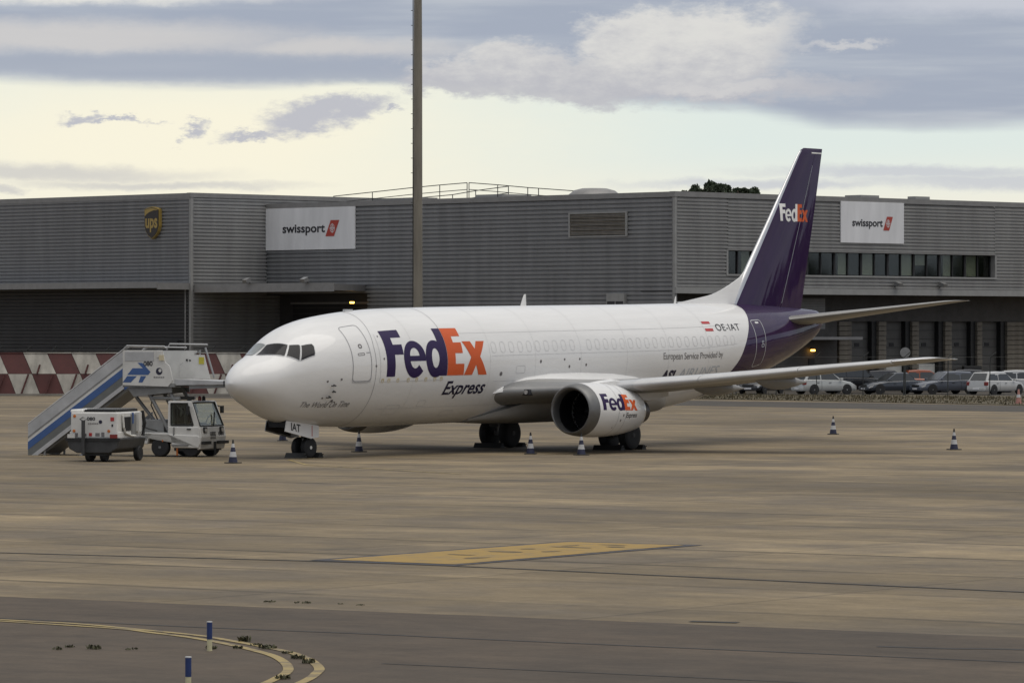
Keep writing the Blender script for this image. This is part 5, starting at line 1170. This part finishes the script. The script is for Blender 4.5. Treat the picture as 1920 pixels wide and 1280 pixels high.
car('dark car nose-on beneath the wing, left of the white hatchback', (136.0, 68.6), h0+R(-118), (.014, .016, .022), 4.2)
car('white hatchback seen from behind just right of the wing fairings', (136.12, 63.77), h0+R(28), (.44, .45, .44), 4.1, 1.75, 1.55)
car('tall black people carrier behind the white hatchback', (142.43, 65.33), h0+R(12), (.008, .008, .010), 4.6, 1.8, 1.72, 'van')
car('dark grey saloon facing left beside the black people carrier', (139.66, 60.66), h0+R(-158), (.035, .042, .055), 4.3, 1.74, 1.42, 'sedan')
car('small orange hatchback in the second row', (147.86, 63.03), h0+R(8), (.26, .055, .012), 3.8, 1.66, 1.52)
car('blue-grey saloon facing left in front of the orange hatchback', (141.66, 57.95), h0+R(-152), (.09, .10, .125), 4.5, 1.78, 1.5, 'hatch')
car('white estate with red tail lamp at the right end of the row', (141.97, 54.17), h0+R(48), (.47, .47, .46), 4.4, 1.75, 1.5)
car('white car behind the estate at the right edge', (151.89, 57.58), h0+R(0), (.42, .42, .42), 4.3, 1.74, 1.5)
car('dark car glimpsed behind the grey saloon', (150.74, 67.54), h0+R(4), (.02, .02, .024), 4.3, 1.74, 1.45)
car('dark car glimpsed between the orange car and the white estate', (153.42, 63.91), h0+R(180), (.025, .026, .03), 4.3, 1.74, 1.5)

# ------------------------------------------------------------------ trees beyond the roofs
def tree(label, p, ztop, rx, rz, lobes, seed, n=2600):
    random.seed(seed); t = thing('pine_tree', label, 'tree', (p[0], p[1], 0), 0, 'trees beyond the terminal roofs')
    zc = ztop-rz; rings = []
    b = MB().tube([(0, 0, 0), (.15, .1, zc*.5), (.0, 0, zc*.9)], .38, 10, .16)
    for k in range(6):
        a = k*1.05; b.tube([(0, 0, zc*.75+k*.2), (rx*.35*math.cos(a), rx*.35*math.sin(a), zc), (rx*.6*math.cos(a), rx*.6*math.sin(a), zc+rz*.3)], .13, 6, .04)
    b.obj('trunk', 'bark', t, True)
    cl = []
    for i in range(lobes):
        a = random.uniform(0, 2*PI); r = rx*math.sqrt(random.random())*.8; cl.append((r*math.cos(a), r*math.sin(a), zc+random.uniform(-.5, .6)*rz*(1-.6*r/rx), random.uniform(.28, .42)*rx*.8))
    lf = MB()
    for i in range(n):
        c = random.choice(cl); d = Vector((random.gauss(0, 1), random.gauss(0, 1), random.gauss(0, .75))).normalized()*c[3]*random.uniform(.55, 1.05); q = Vector(c[:3])+d*Vector((1, 1, .7)).length/1.6
        u_ = Vector((random.gauss(0, 1), random.gauss(0, 1), random.gauss(0, 1))).normalized(); v_ = u_.cross(Vector((random.gauss(0, 1), random.gauss(0, 1), random.gauss(0, 1)))).normalized(); s = random.uniform(.10, .24)
        lf.add([q-u_*s, q+v_*s*.6, q+u_*s, q-v_*s*.6], [(0, 1, 2, 3)])
    lf.obj('crown', 'leaf', t)
tree('dark tree crown rising highest above the roof left of the tail fin', (249.9, 148.6), 19.05, 2.0, 1.4, 8, 5, 3600)
tree('second dark tree crown beside the highest one, nearer the tail fin', (251.5, 146.4), 18.75, 1.7, 1.3, 7, 6, 3000)
tree('low dark tree crown peeping left beside the taller ones', (248.7, 150.2), 18.65, 1.9, 1.1, 7, 8, 2800)
tree('small dark tree tip beside the roof light', (252.68, 161.79), 17.95, 1.9, 1.3, 6, 9, 1800)
tree('faint dark tree tip above the far left roof', (232.33, 222.94), 17.9, 2.4, 1.3, 7, 10, 1800)

# ------------------------------------------------------------------ edge posts and weeds
def post(p, label):
    t = thing('edge_post', label, 'post', p, 0, 'blue and cream edge posts')
    MB().lathe([(0, .034), (.155, .034)], (0, 0, 0), 'z', 16).obj('lower_sleeve', 'post_cream', t, True); MB().lathe([(.155, .036), (.375, .036)], (0, 0, 0), 'z', 16).obj('upper_sleeve', 'post_blue', t, True)
    MB().lathe([(.375, .038), (.388, .036)], (0, 0, 0), 'z', 16).obj('cap', 'cone_white', t, True)
post((-64.2, -54.04, 0), 'blue and cream edge post standing by the yellow lines'); post((-69.05, -57.85, 0), 'blue and cream edge post cut off by the bottom edge')
def weed(p, h, r, n, seed, label, m='leaf_weed'):
    random.seed(seed); b = MB(); h *= .65; r *= .6
    for i in range(int(n*.55)):
        a = random.uniform(0, 2*PI); q = r*math.sqrt(random.random()); x, y = q*math.cos(a), q*math.sin(a)*1.0; hh = h*random.uniform(.4, 1); d = random.uniform(0, 2*PI); l = hh*random.uniform(.3, 1); wd = random.uniform(.006, .014)
        bx, by = -math.sin(d)*wd, math.cos(d)*wd; mx_, my_ = x+math.cos(d)*l*.5, y+math.sin(d)*l*.5
        b.add([(x-bx, y-by, 0), (x+bx, y+by, 0), (mx_+bx*1.4, my_+by*1.4, hh*.7), (mx_-bx*1.4, my_-by*1.4, hh*.7), (x+math.cos(d)*l, y+math.sin(d)*l, hh)], [(0, 1, 2, 3), (3, 2, 4)])
    o = b.obj('weed', m); o.location = (*p, .01); tag(o, label, 'weed', 'weeds in the taxiway cracks')
for i, (p, h, r, n, l) in enumerate([((-65.23, -52.33), .07, .12, 40, 'small weed at the far left of the taxiway cracks'), ((-64.85, -52.19), .06, .12, 36, 'second small weed from the left in the taxiway crack'), ((-64.88, -52.64), .10, .16, 60, 'dark tufted weed left of the edge post'), ((-64.66, -53.1), .05, .2, 30, 'flat weed between the tufted weed and the edge post'), ((-63.69, -54.08), .07, .12, 50, 'weed on the inner yellow line right of the edge post'), ((-62.65, -53.34), .14, .13, 60, 'spiky weed on the outer yellow line right of the edge post'), ((-63.45, -54.4), .09, .2, 90, 'bushy weed across both yellow lines'), ((-63.95, -55.15), .05, .14, 50, 'small weed on the outer yellow line before the bend'), ((-64.6, -55.85), .09, .14, 80, 'dark weed on the outer yellow line at the bend'), ((-65.1, -56.42), .10, .15, 90, 'dark weed at the tip of the yellow bend'), ((-63.96, -53.86), .08, .12, 60, 'weed around the foot of the edge post'), ((-67.21, -57.75), .09, .16, 70, 'weed on the inner yellow line at the bottom edge'), ((-63.1, -53.9), .05, .12, 40, 'low weed between the yellow lines'), ((-55.88, -48.15), .04, .2, 40, 'low dark weed on the concrete edge, left one'), ((-55.78, -48.73), .05, .22, 60, 'low dark weed on the concrete edge, biggest one'), ((-55.63, -49.36), .03, .12, 24, 'tiny weed on the concrete edge, third from left'), ((-55.67, -49.75), .03, .12, 24, 'tiny weed on the concrete edge, rightmost')]): weed(p, h, r, n, 40+i, l)

# ------------------------------------------------------------------ far wood across the airfield (mirrored in the glossy paint)
random.seed(77); fw = MB()
for i in range(70):
    k = i/69; a = R(-75)+R(80)*k; r0 = random.uniform(330, 400); cx_, cy2 = 20+r0*math.cos(a), r0*math.sin(a); hh = random.uniform(9, 19); rr = random.uniform(4, 7)
    fw.tube([(cx_, cy2, 0), (cx_, cy2, hh*.7)], .4, 6, .2)
    for m_ in range(150):
        d = Vector((random.gauss(0, 1), random.gauss(0, 1), random.gauss(0, 1))).normalized()*random.uniform(.4, 1.); q = Vector((cx_+d.x*rr, cy2+d.y*rr, hh*.58+d.z*hh*.44))
        u_ = Vector((random.gauss(0, 1), random.gauss(0, 1), random.gauss(0, 1))).normalized(); v_ = u_.orthogonal().normalized(); z_ = random.uniform(.7, 1.6)
        fw.add([q-u_*z_, q+v_*z_*.7, q+u_*z_, q-v_*z_*.7], [(0, 1, 2, 3)])
tag(fw.obj('far_wood', 'leaf'), 'far line of dark trees across the airfield', 'wood', kind='stuff')
